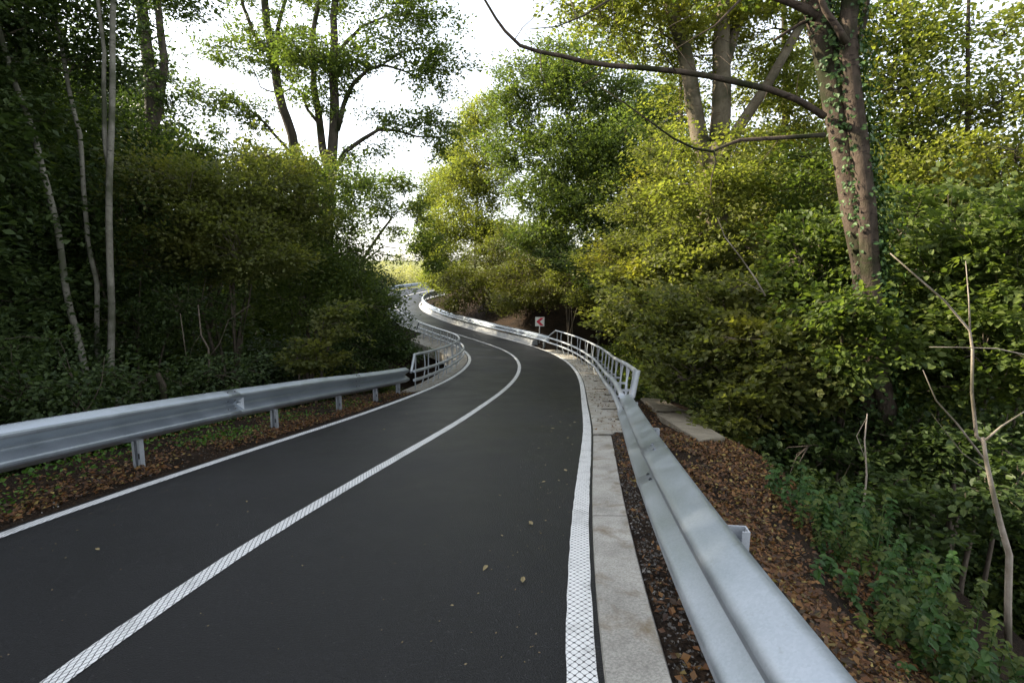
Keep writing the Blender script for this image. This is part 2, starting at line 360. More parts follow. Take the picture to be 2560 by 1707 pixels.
tag(strip('centre_line', -16, SE, [-.06, -.02, .02, .06], [.0035, .006, .006, .0035], M['paint_lattice'], .125, jitter=.003), kind='structure')
tag(strip('kerb', -16, BR0 - .02, [2.232, 2.24, 2.475, 2.485, 2.485, 2.232], [-.01, .016, .018, .0, -.25, -.25], M['kerb'], .25, closed=True), kind='structure')
def jo(o, a=.015, f=3.0): return lambda s: o + a * math.sin(s * f) + a * .6 * math.sin(s * f * 2.3 + 1)
tag(strip('bridge_pavement_right', BR0, BR1, [2.235, 2.24, 2.95, 2.97, 2.97, 2.235], [-.008, .012, .014, .0, -.5, -.5], M['deck'], .25, closed=True), kind='structure')
tag(strip('bridge_pavement_left', BL0, BL1, [-2.14, -2.15, -2.85, -2.88, -2.88, -2.14], [-.5, .006, .012, .0, -.5, -.5][:6], M['deck'], .25, closed=True), kind='structure')
tag(strip('concrete_strip', 27.9, 50, [2.26, 2.27, 2.34, 2.37, 2.66, 2.68, 2.68, 2.26], [-.01, .015, .02, .25, .26, .0, -.3, -.3], M['grey_concrete'], .25, closed=True), kind='structure')

# ------------------------------------------------------------------ ground
def axis(lo, hi, flo, fhi, step):
    a = list(np.arange(flo, fhi + 1e-6, step)); d = step; v = a[-1]
    while v < hi: d = min(d * 1.18, 40); v += d; a.append(v)
    d = step; v = a[0]; pre = []
    while v > lo: d = min(d * 1.18, 40); v -= d; pre.append(v)
    return np.array(pre[::-1] + a)
GX = axis(-500, 500, -18, 18, .3); GY = axis(-300, 900, -6, 52, .3)
XX, YY = np.meshgrid(GX, GY)
def ground_z():
    q = np.stack([XX.ravel(), YY.ravel()], 1); sel = slice(None, None, 2); rx, ry = _x[sel], _y[sel]
    best = np.full(len(q), 1e9); bi = np.zeros(len(q), int)
    for i in range(0, len(rx)):
        d = (q[:, 0] - rx[i]) ** 2 + (q[:, 1] - ry[i]) ** 2; m = d < best; best[m] = d[m]; bi[m] = i
    s = _s[sel][bi]; th = _th[sel][bi]; z = _z[sel][bi]; b = _b[sel][bi]
    dx, dy = q[:, 0] - rx[bi], q[:, 1] - ry[bi]
    off = dx * np.cos(th) + dy * np.sin(th); dist = np.sqrt(best); off = np.where(dist > 4, np.sign(off) * dist, off)
    st = lambda a, lo, hi: np.clip((a - lo) / (hi - lo), 0, 1) ** 2 * (3 - 2 * np.clip((a - lo) / (hi - lo), 0, 1))
    zr = z + b * np.clip(off, -3, 3) + np.where(off < -2.15, np.interp(s, LDS, LDZ), 0)
    # right side
    br = st(s, BR0 + 5.8, BR0 + 7.6) * (1 - st(s, BR1 - .5, BR1 + 2.5))
    o = off
    o0 = np.interp(s, [0, 4, 6.5, 8, 13], [2.95, 3.1, 3.7, 4.25, 4.3]); near = -np.clip((o - o0) * .72, 0, 3.6) - np.clip((o - 2.55), 0, .6) * .03
    bridge = -np.clip((o - 2.9) * 9, 0, 3.0) - np.clip((o - 3.1) * .12, 0, .8)
    far = np.clip((o - 3.3) * .62, 0, 3.2) + np.clip((o - 9) * .12, 0, 1.5)
    rise = st(s, BR1 + 1, BR1 + 6)
    zR = (near * (1 - br) * (1 - rise) + bridge * br + far * rise)
    # left side
    bl = st(s, BL0 - .8, BL0 + .8) * (1 - st(s, BL1 - .5, BL1 + 2.5)); lf = st(s, BL1, BL1 + 8)
    a = -off
    nearL = -np.clip((a - 4.0) * .6, 0, 2.6); bridgeL = -np.clip((a - 2.6) * 9, 0, 2.6); farL = -np.clip((a - 3.2) * .25, 0, 3.5)
    zL = nearL * (1 - bl) * (1 - lf) + bridgeL * bl + farL * lf * (1 - bl)
    zz = zr + np.where(off > 0, zR, zL)
    w = st(dist, 14, 60)
    zz = zz * (1 - w) + w * (-3.5 + .012 * (YY.ravel()))
    nz = (np.sin(q[:, 0] * 1.3 + q[:, 1] * .7) * .5 + np.sin(q[:, 0] * .47 - q[:, 1] * 1.1) * .8 + np.sin(q[:, 0] * 3.1 + 2) * np.sin(q[:, 1] * 2.7) * .35)
    zz = zz + nz * np.clip((dist - 3.2) * .12, 0, .35) * .6
    Z = zz.reshape(XX.shape)
    D = dist.reshape(XX.shape); OFF = off.reshape(XX.shape); Z0 = Z.copy()
    for _ in range(3):
        B = Z.copy(); B[1:-1, 1:-1] = (Z[1:-1, 1:-1] * 2 + Z[:-2, 1:-1] + Z[2:, 1:-1] + Z[1:-1, :-2] + Z[1:-1, 2:]) / 6; Z = np.where(D > 3.3, B, Z0)
    under = np.abs(OFF) < 2.6
    zroad = (z + b * np.clip(off, -3, 3) + np.where(off < -2.15, np.interp(s, LDS, LDZ), 0)).reshape(XX.shape)
    verge = zroad - .012
    Z = np.where((D < 2.45), zroad - .10, Z)
    return Z, off.reshape(XX.shape), s.reshape(XX.shape), D
GZ, GOFF, GS, GD = ground_z()
ny, nx = XX.shape
_idx = np.arange(nx * ny).reshape(ny, nx)
gf = np.stack([_idx[:-1, :-1], _idx[:-1, 1:], _idx[1:, 1:], _idx[1:, :-1]], -1).reshape(-1, 4)
tag(link('ground', np_mesh('ground', np.stack([XX, YY, GZ], -1).reshape(-1, 3), gf), M['soil']), kind='structure')
def gz(x, y):
    x = np.atleast_1d(np.asarray(x, float)); y = np.atleast_1d(np.asarray(y, float))
    i = np.clip(np.searchsorted(GX, x) - 1, 0, nx - 2); j = np.clip(np.searchsorted(GY, y) - 1, 0, ny - 2)
    u = (x - GX[i]) / (GX[i + 1] - GX[i]); v = (y - GY[j]) / (GY[j + 1] - GY[j])
    return GZ[j, i] * (1 - u) * (1 - v) + GZ[j, i + 1] * u * (1 - v) + GZ[j + 1, i] * (1 - u) * v + GZ[j + 1, i + 1] * u * v
def g1(x, y): return float(gz(x, y)[0])
# soil strip beside the kerb and the left verge follow the road exactly
tag(strip('verge_right', -16, BR0 - .03, [2.48, 2.75, 3.0, 3.2], [-.01, .0, .0, -.05], M['soil'], .25), kind='structure')
tag(strip('verge_left', -16, BL0 - .02, [-3.9, -3.3, -2.9, -2.5, -2.16], [-.06, .01, .015, .01, -.006], M['soil'], .25), kind='structure')
tag(strip('verge_far_right', BR1 + .05, SE, [2.5, 2.8, 3.2], [.0, .0, -.02], M['soil'], .25), kind='structure')
tag(strip('verge_far_left', BL1 + .02, SE, [-3.6, -2.8, -2.15], [-.1, .0, -.006], M['soil'], .25), kind='structure')
# sunlit slope across the valley beyond the bend
hv = []; hf = []
HX = np.linspace(-190, 120, 60); HY = np.linspace(85, 330, 40)
for j, yy in enumerate(HY):
    for xx in HX:
        hv.append((xx, yy, -3.2 + (yy - 85) * .025 + 1.2 * math.sin(xx * .05) + .8 * math.sin(yy * .08 + xx * .1)))
hi_ = np.arange(len(hv)).reshape(40, 60)
tag(link('hills', np_mesh('hills', hv, np.stack([hi_[:-1, :-1], hi_[:-1, 1:], hi_[1:, 1:], hi_[1:, :-1]], -1).reshape(-1, 4)), M['meadow']), kind='structure')
# ------------------------------------------------------------------ guardrails
PROF = [(.0, .394), (.014, .394), (.030, .388), (.100, .350), (.116, .338), (.124, .322), (.124, .304), (.116, .290), (.100, .280), (.022, .228), (.008, .214), (.003, .203), (.003, .189),
        (.008, .178), (.022, .164), (.100, .112), (.116, .102), (.124, .088), (.124, .070), (.116, .054), (.100, .042), (.030, .004), (.014, -.002), (.0, -.002)]
def beam(root, s0, s1, off, top, side, hgt=.392, tilt=0., seg=4.0, phase=0., mat='zinc', bolts=False):
    """W beam in overlapping sections; side +1 = bulges towards +off"""
    cuts = [s0]; c = s0 + phase if phase else s0 + seg
    while c < s1 - .5: cuts.append(c); c += seg
    cuts.append(s1); k = hgt / .392
    for i in range(len(cuts) - 1):
        a, b = cuts[i], cuts[i + 1] + (.22 if i < len(cuts) - 2 else 0); V = []; n = len(PROF)
        S = np.linspace(a, b, max(4, int((b - a) / .22) + 1)); lift = 0
        for q, s in enumerate(S):
            lift = .005 if s > cuts[i + 1] - 1e-6 or i == 0 and False else 0
            rt, fw, up = frame(s)
            for d, h in PROF:
                o = off(s); ht = top(s) - hgt + h * k
                V.append(rp(s, o + side * (d + lift) + tilt * (ht - .55), ht))
        Fa = [(q * n + j, q * n + j + 1, (q + 1) * n + j + 1, (q + 1) * n + j) for q in range(len(S) - 1) for j in range(n - 1)]
        me = np_mesh('beam', V, Fa); me.set_sharp_from_angle(angle=R_(24)); o_ = link('beam', me, M[mat], root)
        m = o_.modifiers.new('thick', 'SOLIDIFY'); m.thickness = .005; m.offset = 0
        if bolts and i < len(cuts) - 2:                       # splice bolts
            s = cuts[i + 1] + .11
            for ds_ in (-.07, .07):
                for d, h in ((.065, .369), (.06, .253), (.06, .139), (.065, .022)):
                    o = off(s + ds_); ht = top(s) - hgt + h * k; rt, fw, up = frame(s + ds_)
                    p = rp(s + ds_, o + side * (d + .004) + tilt * (ht - .55), ht); nrm = (rt * side + up * (.6 if h in (.369, .139) else -.6)).normalized()
                    bm_ = MB(); bm_.tube([p - nrm * .004, p + nrm * .012], .011, 6)
                    bm_.build('bolt', M['bolt'], o_)
def steel_post(root, s, off, top, side, deep=.5, w=.10, t=.055, side_slot=False):
    rt, fw, up = frame(s); up = Vector((0, 0, 1)); fw = Vector((fw.x, fw.y, 0)).normalized()
    c = rp(s, off, top); m = MB(); H = top + deep; e = .006; h = w / 2
    pr = [(-h, 0), (h, 0), (h, -t), (h - .03, -t), (h - .03, -t + e), (h - e, -t + e), (h - e, -e), (-h + e, -e), (-h + e, -t + e), (-h + .03, -t + e), (-h + .03, -t), (-h, -t)]
    V = [c + rt * x + fw * y - up * (H if k else 0) for k in (0, 1) for x, y in pr]; n = len(pr)
    m.add(V, [tuple(range(n)), tuple(range(2 * n - 1, n - 1, -1))] + [(i, i + n, (i + 1) % n + n, (i + 1) % n) for i in range(n)])
    p = m.build('post', M['zinc_post'], root)
    if side_slot:
        sl = MB(); sl.box(c - up * .50 - fw * (t + .003) + rt * (h - .015), (.014, .008, .06), (rt, fw, up)); sl.build('slot', M['slot'], p)
    return p
def rail_root(name, s, off, label, group=None):
    e = empty(name, rp(s, off, 0)); tag(e, label, 'guardrail', group); return e
GRP = 'guardrails along the road'
# near left
rl = rail_root('guardrail', 5, -2.6, 'grey W beam guardrail on the grassy verge of the near left roadside', GRP)
beam(rl, -9, 13.75, lambda s: -2.62 + .001 * s, lambda s: .74 - max(0, s - 8) * .006, 1, phase=3.45, bolts=True)
for s in (-6.2, -3.9, -1.6, .75, 3.0, 5.25, 7.75, 10.0, 11.9, 13.45):
    steel_post(rl, s, -2.69, .66, 1, side_slot=True)
def reflector(root, s, off, top, side, hgt=.392, w=.1):
    rt, fw, up = frame(s); k = hgt / .392
    for lo, hi in ((.09, .20), (.215, .32)):
        m = MB()
        a = rp(s, off + side * .012, top - hgt + lo * k + .01); b = rp(s, off + side * .012, top - hgt + hi * k - .005)
        c = rp(s, off + side * .112, top - hgt + hi * k + .012); d = rp(s, off + side * .112, top - hgt + lo * k - .012)
        V = [a, b, c, d]; V += [q + fw * .006 for q in V]
        m.add(V, [(3, 2, 1, 0), (4, 5, 6, 7), (0, 1, 5, 4), (1, 2, 6, 5), (2, 3, 7, 6), (3, 0, 4, 7)])
        m.build('reflector', M['reflector'], root)
reflector(rl, 6.75, -2.62, .74, 1)
# near right
rr_ = rail_root('guardrail', 3, 2.65, 'bright W beam guardrail running close beside the kerb at the near right', GRP)
offR = lambda s: 2.65 + .01 * (s - 2)
beam(rr_, -9, 7.55, offR, lambda s: .60, -1, hgt=.34, tilt=.1, phase=4.6, bolts=True)
for s in (-5.5, -3.2, -.9, 2.35, 5.0, 7.3):
    steel_post(rr_, s, 2.745, .52, -1, w=.10, t=.055)
# behind the bridge, right
rf = rail_root('guardrail', 32, 2.5, 'long curved guardrail standing on a concrete strip below the brown bank', GRP)
beam(rf, 26.2, 72, lambda s: 2.47, lambda s: .70, -1, seg=4.0, hgt=.36)
for s in np.arange(27, 72, 2.0): steel_post(rf, s, 2.545, .62, -1, deep=.3)
reflector(rf, 36.3, 2.47, .70, -1)
# outer side of the far bend
of = rail_root('guardrail', 60, -2.7, 'distant guardrail on the outer edge of the far bend, sunlit meadow behind', GRP)
beam(of, 36, 92, lambda s: -2.7, lambda s: .72, 1, seg=4.0, hgt=.36)
for s in np.arange(37, 92, 2.0): steel_post(of, s, -2.79, .64, 1, deep=.6)
# ------------------------------------------------------------------ bridge railings
def bridge_railing(s0, s1, off, side, hh, hu, hl, label, step=1.33, start='slant', end='slant'):
    """side +1: stands on the right edge; the struts lean outwards"""
    root = empty('bridge_railing', rp((s0 + s1) / 2, off((s0 + s1) / 2), 0)); tag(root, label, 'railing', 'bridge railings')
    S = np.linspace(s0, s1, int((s1 - s0) / .3))
    back = lambda h: side * .16 * (h / hh)
    def tubeline(h, r, o, a=s0, b=s1): 
        m = MB(); Q = np.linspace(a, b, int((b - a) / .3) + 2); m.tube([rp(s, off(s) + o, h(s)) for s in Q], r, 10); return m
    a, b = s0 + (.65 if start == 'slant' else 0), s1 - (.55 if end == 'slant' else 0)
    m = MB(); Q = list(np.linspace(a, b, int((b - a) / .3) + 2)); P = [rp(s, off(s) + side * .16, hh(s)) for s in Q]
    if start == 'slant': P.insert(0, rp(s0 - .05, off(s0) + side * .04, hu(s0)))
    if end == 'slant': P.append(rp(s1 + .05, off(s1) + side * .04, hu(s1)))
    m.tube(P, .036, 12); m.build('handrail', M['zinc_tube'], root, True, 50)
    if start == 'post':
        m = MB(); m.tube([rp(s0, off(s0) + side * .16, hh(s0) + .035), rp(s0 - .02, off(s0) + side * .10, hu(s0) - .02)], .046, 12)
        m.build('end_post', M['zinc_tube'], root, True, 50)
    tubeline(hu, .040, -side * .03).build('upper_tube', M['zinc_tube'], root, True, 50)
    tubeline(hl, .040, -side * .03).build('lower_tube', M['zinc_tube'], root, True, 50)
    # splice sleeves on the tubes
    for s in np.arange(s0 + 3.2, s1, 6.0):
        for h in (hu, hl):
            m = MB(); m.tube([rp(s - .12, off(s) - side * .03, h(s)), rp(s + .12, off(s) - side * .03, h(s))], .046, 12)
            m.build('sleeve', M['zinc_post'], root, True, 50)
    for s in np.arange(s0 + .75, s1 - .1, step):
        rt, fw, up = frame(s); z = Vector((0, 0, 1)); m = MB(); fwh = Vector((fw.x, fw.y, 0)).normalized()
        # flat bar with a foot and two short arms for the tubes, one outline across the edge
        H = hh(s) - .03; u, l = hu(s), hl(s); O = lambda o, h: rp(s, off(s) + side * o, 0) + z * h
        pr = [(.12, -.01), (.24, -.01), (.24, .012), (.197, .012), (.174, H), (.146, H), (.155, u + .018), (-.02, u + .014), (-.02, u - .014), (.158, u - .018), (.162, l + .018), (-.02, l + .014), (-.02, l - .014), (.164, l - .018), (.168, .012), (.12, .012)]
        n = len(pr); V = [O(*q) + fwh * e for e in (-.013, .013) for q in pr]
        m.add(V, [(0, 1, 2, 3, 14, 15), (3, 4, 5, 6, 9, 10, 13, 14), (6, 7, 8, 9), (10, 11, 12, 13)] + [tuple(i + n for i in reversed(f)) for f in [(0, 1, 2, 3, 14, 15), (3, 4, 5, 6, 9, 10, 13, 14), (6, 7, 8, 9), (10, 11, 12, 13)]] + [(i, i + n, (i + 1) % n + n, (i + 1) % n) for i in range(n)])
        m.build('post', M['zinc_post'], root)
        # curved brace from the handrail of the next bay down to the foot
        if s + step * .8 < s1:
            m = MB(); P = []
            for t in np.linspace(0, 1, 9):
                hq = hh(s) * (1 - t) + .0 * t; ss_ = s + step * (.62 - .34 * t ** 2.0 * 1.0)
                P.append(rp(ss_, off(ss_) + side * (.16 - .05 * math.sin(t * math.pi)), max(.0, hq - .02)))
            m.tube(P, .018, 6); m.build('brace', M['zinc_post'], root, True, 50)
    return root
kR = lambda s: float(np.interp(s, [7, 10, 18, 22, 26.4], [2.62, 2.68, 2.68, 2.55, 2.38]))
kL = lambda s: -2.33
bridge_railing(7.55, 26.3, kR, 1, lambda s: float(np.interp(s, [7.5, 15], [.90, 1.05])), lambda s: float(np.interp(s, [7.5, 11], [.58, .64])), lambda s: float(np.interp(s, [7.5, 11], [.34, .40])), 'galvanised tube railing with slanted braces on the right edge of the bridge', start='post')
bridge_railing(13.6, 33.0, kL, -1, lambda s: 1.04, lambda s: .60, lambda s: .36, 'galvanised tube railing with curved braces on the left edge of the bridge, partly under foliage')
# ------------------------------------------------------------------ chevron sign
sg = empty('chevron_sign', (float(rp(28.5, 3.15).x), float(rp(28.5, 3.15).y), g1(rp(28.5, 3.15).x, rp(28.5, 3.15).y)))
tag(sg, 'small square road sign with a red arrowhead pointing left', 'road sign')
c = Vector(at(1349.5, 804, float(rp(28.5, 3.15).y))); fy = Vector((-c.x, -c.y, 0)).normalized(); fx = Vector((0, 0, 1)).cross(-fy).normalized(); fx = Vector((fy.y * -1, fy.x, 0)); 
if fx.x < 0: fx = -fx
zz = Vector((0, 0, 1)); hw = .255
m = MB(); m.tube([Vector((c.x, c.y, 0)) - fy * .05 + zz * (sg.location.z - .2), c - fy * .05 + zz * .2], .03, 8); m.build('post', M['zinc_post'], sg, True, 50)
m = MB(); m.box(c, (hw * 2, .02, hw * 2), (fx, fy, zz)); pn = m.build('panel', M['sign_white'], sg)
m = MB(); q = lambda u, v, d: c + fx * u * hw + zz * v * hw + fy * d
ch = [(-.78, 0), (.18, .86), (.92, .86), (-.02, 0), (.92, -.86), (.18, -.86)]
V = [q(u, v, .014) for u, v in ch] + [q(u, v, .0105) for u, v in ch]
m.add(V, [(0, 1, 2, 3), (0, 3, 4, 5), (9, 8, 7, 6), (11, 10, 9, 6)] + [(i, i + 6, (i + 1) % 6 + 6, (i + 1) % 6) for i in range(6)])
m.build('chevron', M['sign_red'], pn)
# ------------------------------------------------------------------ loose concrete slabs on the right bank
def slab(label, pts, th):
    P = [rp(q, o, .0) for q, o in pts]; cc = sum(P, Vector()) / 4
    n = (P[1] - P[0]).cross(P[3] - P[0]).normalized(); n = n if n.z > 0 else -n
    P = [p - n * (p - cc).dot(n) for p in P]
    P = [p + Vector((0, 0, .055 if i in (0, 3) else .035)) for i, p in enumerate(P)]; m = MB(); G = []; K = 7; rg = random.Random(len(label))
    for i in range(4):
        for j in range(K): G.append(P[i].lerp(P[(i + 1) % 4], j / K) + Vector((rg.uniform(-1, 1), rg.uniform(-1, 1), rg.uniform(-.5, .5))) * .018)
    V = G + [p - n * th + (cc - p) * .03 for p in G]; N4 = len(G)
    m.add(V, [tuple(range(N4)), tuple(range(2 * N4 - 1, N4 - 1, -1))] + [(i, i + N4, (i + 1) % N4 + N4, (i + 1) % N4) for i in range(N4)])
    o = m.build('concrete_slab', M['slab']); o['label'] = label; o['category'] = 'concrete slab'; o['group'] = 'loose concrete slabs'
    b = o.modifiers.new('bev', 'BEVEL'); b.width = .01; b.segments = 2
slab('small broken concrete slab next to the end of the bridge railing', [(12.9, 3.5), (13.1, 4.02), (10.75, 4.12), (10.35, 3.50)], .14)
slab('long weathered concrete slab sloping down the leafy bank', [(10.0, 3.42), (10.25, 4.05), (7.7, 4.02), (7.25, 3.58)], .13)

DENS, LSZ = 1.45, 1.12
# ------------------------------------------------------------------ foliage
def leaf_arrays(C, Nrm, Dr, size, six):
    n = len(C); L = size[:, None]
    Nrm = Nrm / np.linalg.norm(Nrm, axis=1, keepdims=True); Dr = Dr - Nrm * (Dr * Nrm).sum(1, keepdims=True); Dr /= np.linalg.norm(Dr, axis=1, keepdims=True) + 1e-9
    S = np.cross(Nrm, Dr)
    if six:
        V = np.stack([C, C + Dr * L * .28 + S * L * .36 + Nrm * L * .07, C + Dr * L * .68 + S * L * .30 + Nrm * L * .05, C + Dr * L - Nrm * L * .10,
                      C + Dr * L * .68 - S * L * .30 + Nrm * L * .05, C + Dr * L * .28 - S * L * .36 + Nrm * L * .07], 1).reshape(-1, 3)
        k = np.arange(n)[:, None] * 6
        Fa = np.concatenate([k + np.array([0, 1, 2, 3]), k + np.array([3, 4, 5, 0])], 1).reshape(-1, 4)
    else:
        V = np.stack([C, C + Dr * L * .45 + S * L * .30 + Nrm * L * .05, C + Dr * L - Nrm * L * .08, C + Dr * L * .45 - S * L * .30 + Nrm * L * .05], 1).reshape(-1, 3)
        Fa = np.arange(n * 4).reshape(-1, 4)
    return V, Fa
def sprays(C, out, R, per, size, rg, six=False, flat=.16, droop=.22, upb=.75, dirs=None):
    """a flattened spray of leaves round every centre"""
    n = len(C); tot = n * per
    c = np.repeat(C, per, 0); o = np.repeat(out, per, 0); r = np.repeat(R, per)
    ax = rg.normal(size=(n, 3)) * .35 + np.array([0, 0, 1.]) - .35 * out; ax /= np.linalg.norm(ax, axis=1, keepdims=True); ax = np.repeat(ax, per, 0)
    d = rg.normal(size=(tot, 3)); d -= ax * (d * ax).sum(1, keepdims=True); d /= np.linalg.norm(d, axis=1, keepdims=True)
    q = np.sqrt(rg.random(tot)); el = 1 + .5 * (d * o).sum(1)
    P = c + d * (q * el * r)[:, None] + ax * (rg.normal(size=tot) * flat * r)[:, None]
    P[:, 2] -= droop * (q ** 2) * r
    nr = ax * upb + rg.normal(size=(tot, 3)) * .42 + np.array([0, 0, .25]); dr = d * .8 + o * .4 + rg.normal(size=(tot, 3)) * .5; dr[:, 2] -= .25
    return leaf_arrays(P, nr, dr, size * rg.uniform(.6, 1.25, tot), six)
def bez(a, b, up, n=6):
    a, b = np.asarray(a, float), np.asarray(b, float); m = (a + b) / 2 + np.array([0, 0, up]); t = np.linspace(0, 1, n)[:, None]
    return (1 - t) ** 2 * a + 2 * t * (1 - t) * m + t ** 2 * b
def dense(P, r, step=.25):
    P = np.asarray(P, float); out = []; rr = []
    for i in range(len(P) - 1):
        k = max(1, int(np.linalg.norm(P[i + 1] - P[i]) / step))
        for j in range(k): t = j / k; out.append(P[i] * (1 - t) + P[i + 1] * t); rr.append(r[i] * (1 - t) + r[i + 1] * t)
    out.append(P[-1]); rr.append(r[-1]); return np.array(out), np.array(rr)
def wobble(P, r, rg, amp):
    """resample a limb and give it small bends"""
    P, r = dense(P, r, .35); n = len(P)
    w = rg.normal(size=(n, 3)); 
    for _ in range(2): w[1:-1] = (w[:-2] + w[1:-1] * 2 + w[2:]) / 4
    w[0] = 0; w[-1] = 0; return P + w * amp, r
def grow(root, trunks, blobs, leafmat, bark, seed, leaf=.09, per=80, R=.55, six=False, limbs=(), autolimb=True, wob=.03, flat=.16, shell=.35, tname='trunk', extra_twigs=0, droop=.22, twigr=.011):
    """trunks: list of (points, radii); blobs: (centre, (rx, ry, rz), number of sprays). Makes the trunk and crown parts."""
    rg = np.random.default_rng(seed); nodes = []; nr = []
    tm = MB(); lm = MB()
    for P, r in trunks:
        P, r = wobble(P, r, rg, wob * .6); tm = MB(); tm.tube(P, list(r), 9 if r[0] > .06 else 6); tm.build(tname, M[bark], root, True); nodes.append(P[len(P) // 4:]); nr.append(r[len(P) // 4:])
    for P, r in limbs:
        P, r = wobble(P, r, rg, wob); lm.tube(P, list(r), 7 if r[0] > .04 else 5); nodes.append(P); nr.append(r)
    N_ = np.concatenate(nodes); RR = np.concatenate(nr); allC = []; allO = []; allR = []
    cen = N_.mean(0)
    for bc, br, cnt in blobs:
        bc = np.asarray(bc, float); br = np.asarray(br, float)
        if autolimb:
            sc = np.linalg.norm(N_ - bc, axis=1) + .9 * np.clip(N_[:, 2] - bc[2] + .5, 0, None); i = int(np.argmin(sc + rg.random(len(sc)) * .4))
            d = np.linalg.norm(N_[i] - bc); rad = min(RR[i] * .6, .02 + .012 * d)
            P = bez(N_[i], bc, .12 * d, 6); P, r = wobble(P, np.linspace(rad, .012, 6), rg, wob * 1.6); lm.tube(P, list(r), 5)
            N_ = np.concatenate([N_, P[2:]]); RR = np.concatenate([RR, r[2:]])
            for _ in range(3):
                u = rg.normal(size=3); u /= np.linalg.norm(u); j = rg.integers(len(P) // 2, len(P)); e = bc + u * br * .8
                Q = bez(P[j], e, .1, 5); Q, q = wobble(Q, np.linspace(max(.01, r[j] * .6), .008, 5), rg, wob); lm.tube(Q, list(q), 4)
                N_ = np.concatenate([N_, Q[1:]]); RR = np.concatenate([RR, q[1:]])
        u = rg.normal(size=(cnt, 3)); u /= np.linalg.norm(u, axis=1, keepdims=True)
        rad = shell + (1 - shell) * rg.random(cnt) ** .6; C = bc + u * rad[:, None] * br
        o = C - (bc * .5 + cen * .5); o[:, 2] *= .3; o /= np.linalg.norm(o, axis=1, keepdims=True) + 1e-6
        allC.append(C); allO.append(o); allR.append(np.full(cnt, R) * rg.uniform(.6, 1.3, cnt))
    C = np.concatenate(allC); O = np.concatenate(allO); RS = np.concatenate(allR)
    V, Fa = sprays(C, O, RS, int(per * DENS), leaf * (1.22 if six else LSZ), rg, six, flat, droop)
    tip = np.linalg.norm(C[:, None] - N_[None], axis=2).argmin(1)
    TV, TF = twig_arrays(N_[tip], C + O * RS[:, None] * .4, twigr, rg)
    if len(lm.v): base = (np.array(lm.v), lm.f)
    if len(lm.v): lm.add(TV, TF.tolist())
    else: lm.add(TV, TF.tolist())
    lm.build('branches', M['twig' if bark in ('bark_pale', 'bark_beech', 'twig') else bark], root, True)
    link('crown', np_mesh('crown', V, Fa, smooth=False), M[leafmat], root)
    return N_
def twig_arrays(A, B, r, rg):
    """three-sided bent twigs from A to B, vectorised"""
    n = len(A); d = B - A; ln = np.linalg.norm(d, axis=1, keepdims=True) + 1e-6; t = d / ln
    a = np.cross(t, np.array([0.3, .2, 1.])); a /= np.linalg.norm(a, axis=1, keepdims=True) + 1e-6; b = np.cross(t, a)
    rows = []; bend = rg.normal(size=(n, 3)) * .08 * ln
    bend[:, 2] += .08 * ln[:, 0]
    for f, rr in ((0, r), (.5, r * .7), (1, r * .3)):
        p = A + d * f + bend * (4 * f * (1 - f))
        for k in range(3):
            w = 2 * math.pi * k / 3; rows.append(p + (a * math.cos(w) + b * math.sin(w)) * rr)
    V = np.stack(rows, 1).reshape(-1, 3); F0 = []
    for i in range(2):
        for k in range(3): F0.append((i * 3 + k, i * 3 + (k + 1) % 3, (i + 1) * 3 + (k + 1) % 3, (i + 1) * 3 + k))
    F0 = np.array(F0); Fa = (np.arange(n)[:, None, None] * 9 + F0[None]).reshape(-1, 4)
    return V, Fa
def copy_tree(o, loc, rz=0, sc=1.0, label=None, group=None):
    c = o.copy(); COL.objects.link(c); c.location = loc; c.rotation_euler = (0, 0, rz); c.scale = (sc, sc, sc * random.uniform(.94, 1.06)) if not hasattr(sc, '__len__') else sc
    if label: c['label'] = label
    if group: c['group'] = group
    for ch in list(o.children):
        d = ch.copy(); COL.objects.link(d); d.parent = c; d.matrix_parent_inverse = Matrix.Identity(4)
    return c
def A2(px, py, Y): return at2(px, py, Y)
def path2(L, Y, d0, d1, ext=None):
    """trunk traced at distance Y (or a list); base first. Widths in metres"""
    P = [A2(x, y, Y if not hasattr(Y, '__len__') else Y[i]) for i, (x, y) in enumerate(L)]
    if ext is not None: P.insert(0, P[0] + np.array(ext))
    n = len(P); return (P, list(np.linspace(d0 / 2, d1 / 2, n)))
def T(name, label, cat, base, group=None):
    e = empty(name, tuple(base)); tag(e, label, cat, group); return e
def B2(px, py, Y, rx, ry, rz, n): return (A2(px, py, Y), (rx, ry, rz), n)

# ---------------- the left side, single trees
FG = 'trees of the left forest'
# slim pale trunks
def slim(label, L, Y, d, blobs, seed, extra=(), ext=(.1, 0, -1.2)):
    P = path2(L, Y, d, d * .6, ext); b = P[0][0]
    t = T('slim_tree', label, 'tree', (b[0], b[1], b[2]), 'slim pale trees on the left')
    grow(t, [P] + list(extra), blobs, 'leaf_dark', 'bark_pale', seed, .10, 90, .6)
slim('slim pale leaning trunk nearest the left edge of the wood', [(200, 870), (165, 720), (150, 640), (130, 520), (110, 430), (75, 300), (30, 180), (2, 85), (-40, -60)], 12, .155,
     [B2(-30, 60, 12.5, 1.6, 1.3, 1.0, 26), B2(90, 60, 12.6, 1.5, 1.3, .8, 26), B2(-60, -120, 12.5, 2.4, 2, 1.2, 30)], 11)
slim('thin pale trunk standing second from the left, kinked near its foot', [(222, 800), (222, 740), (222, 650), (203, 560), (192, 430), (182, 310), (158, 210), (140, 120), (120, 0), (110, -90)], 13, .125,
     [B2(180, 150, 13.4, 1.5, 1.2, .7, 22), B2(120, 10, 13.4, 1.8, 1.5, 1, 30), B2(160, -110, 13.4, 2, 2, 1.1, 26)], 12)
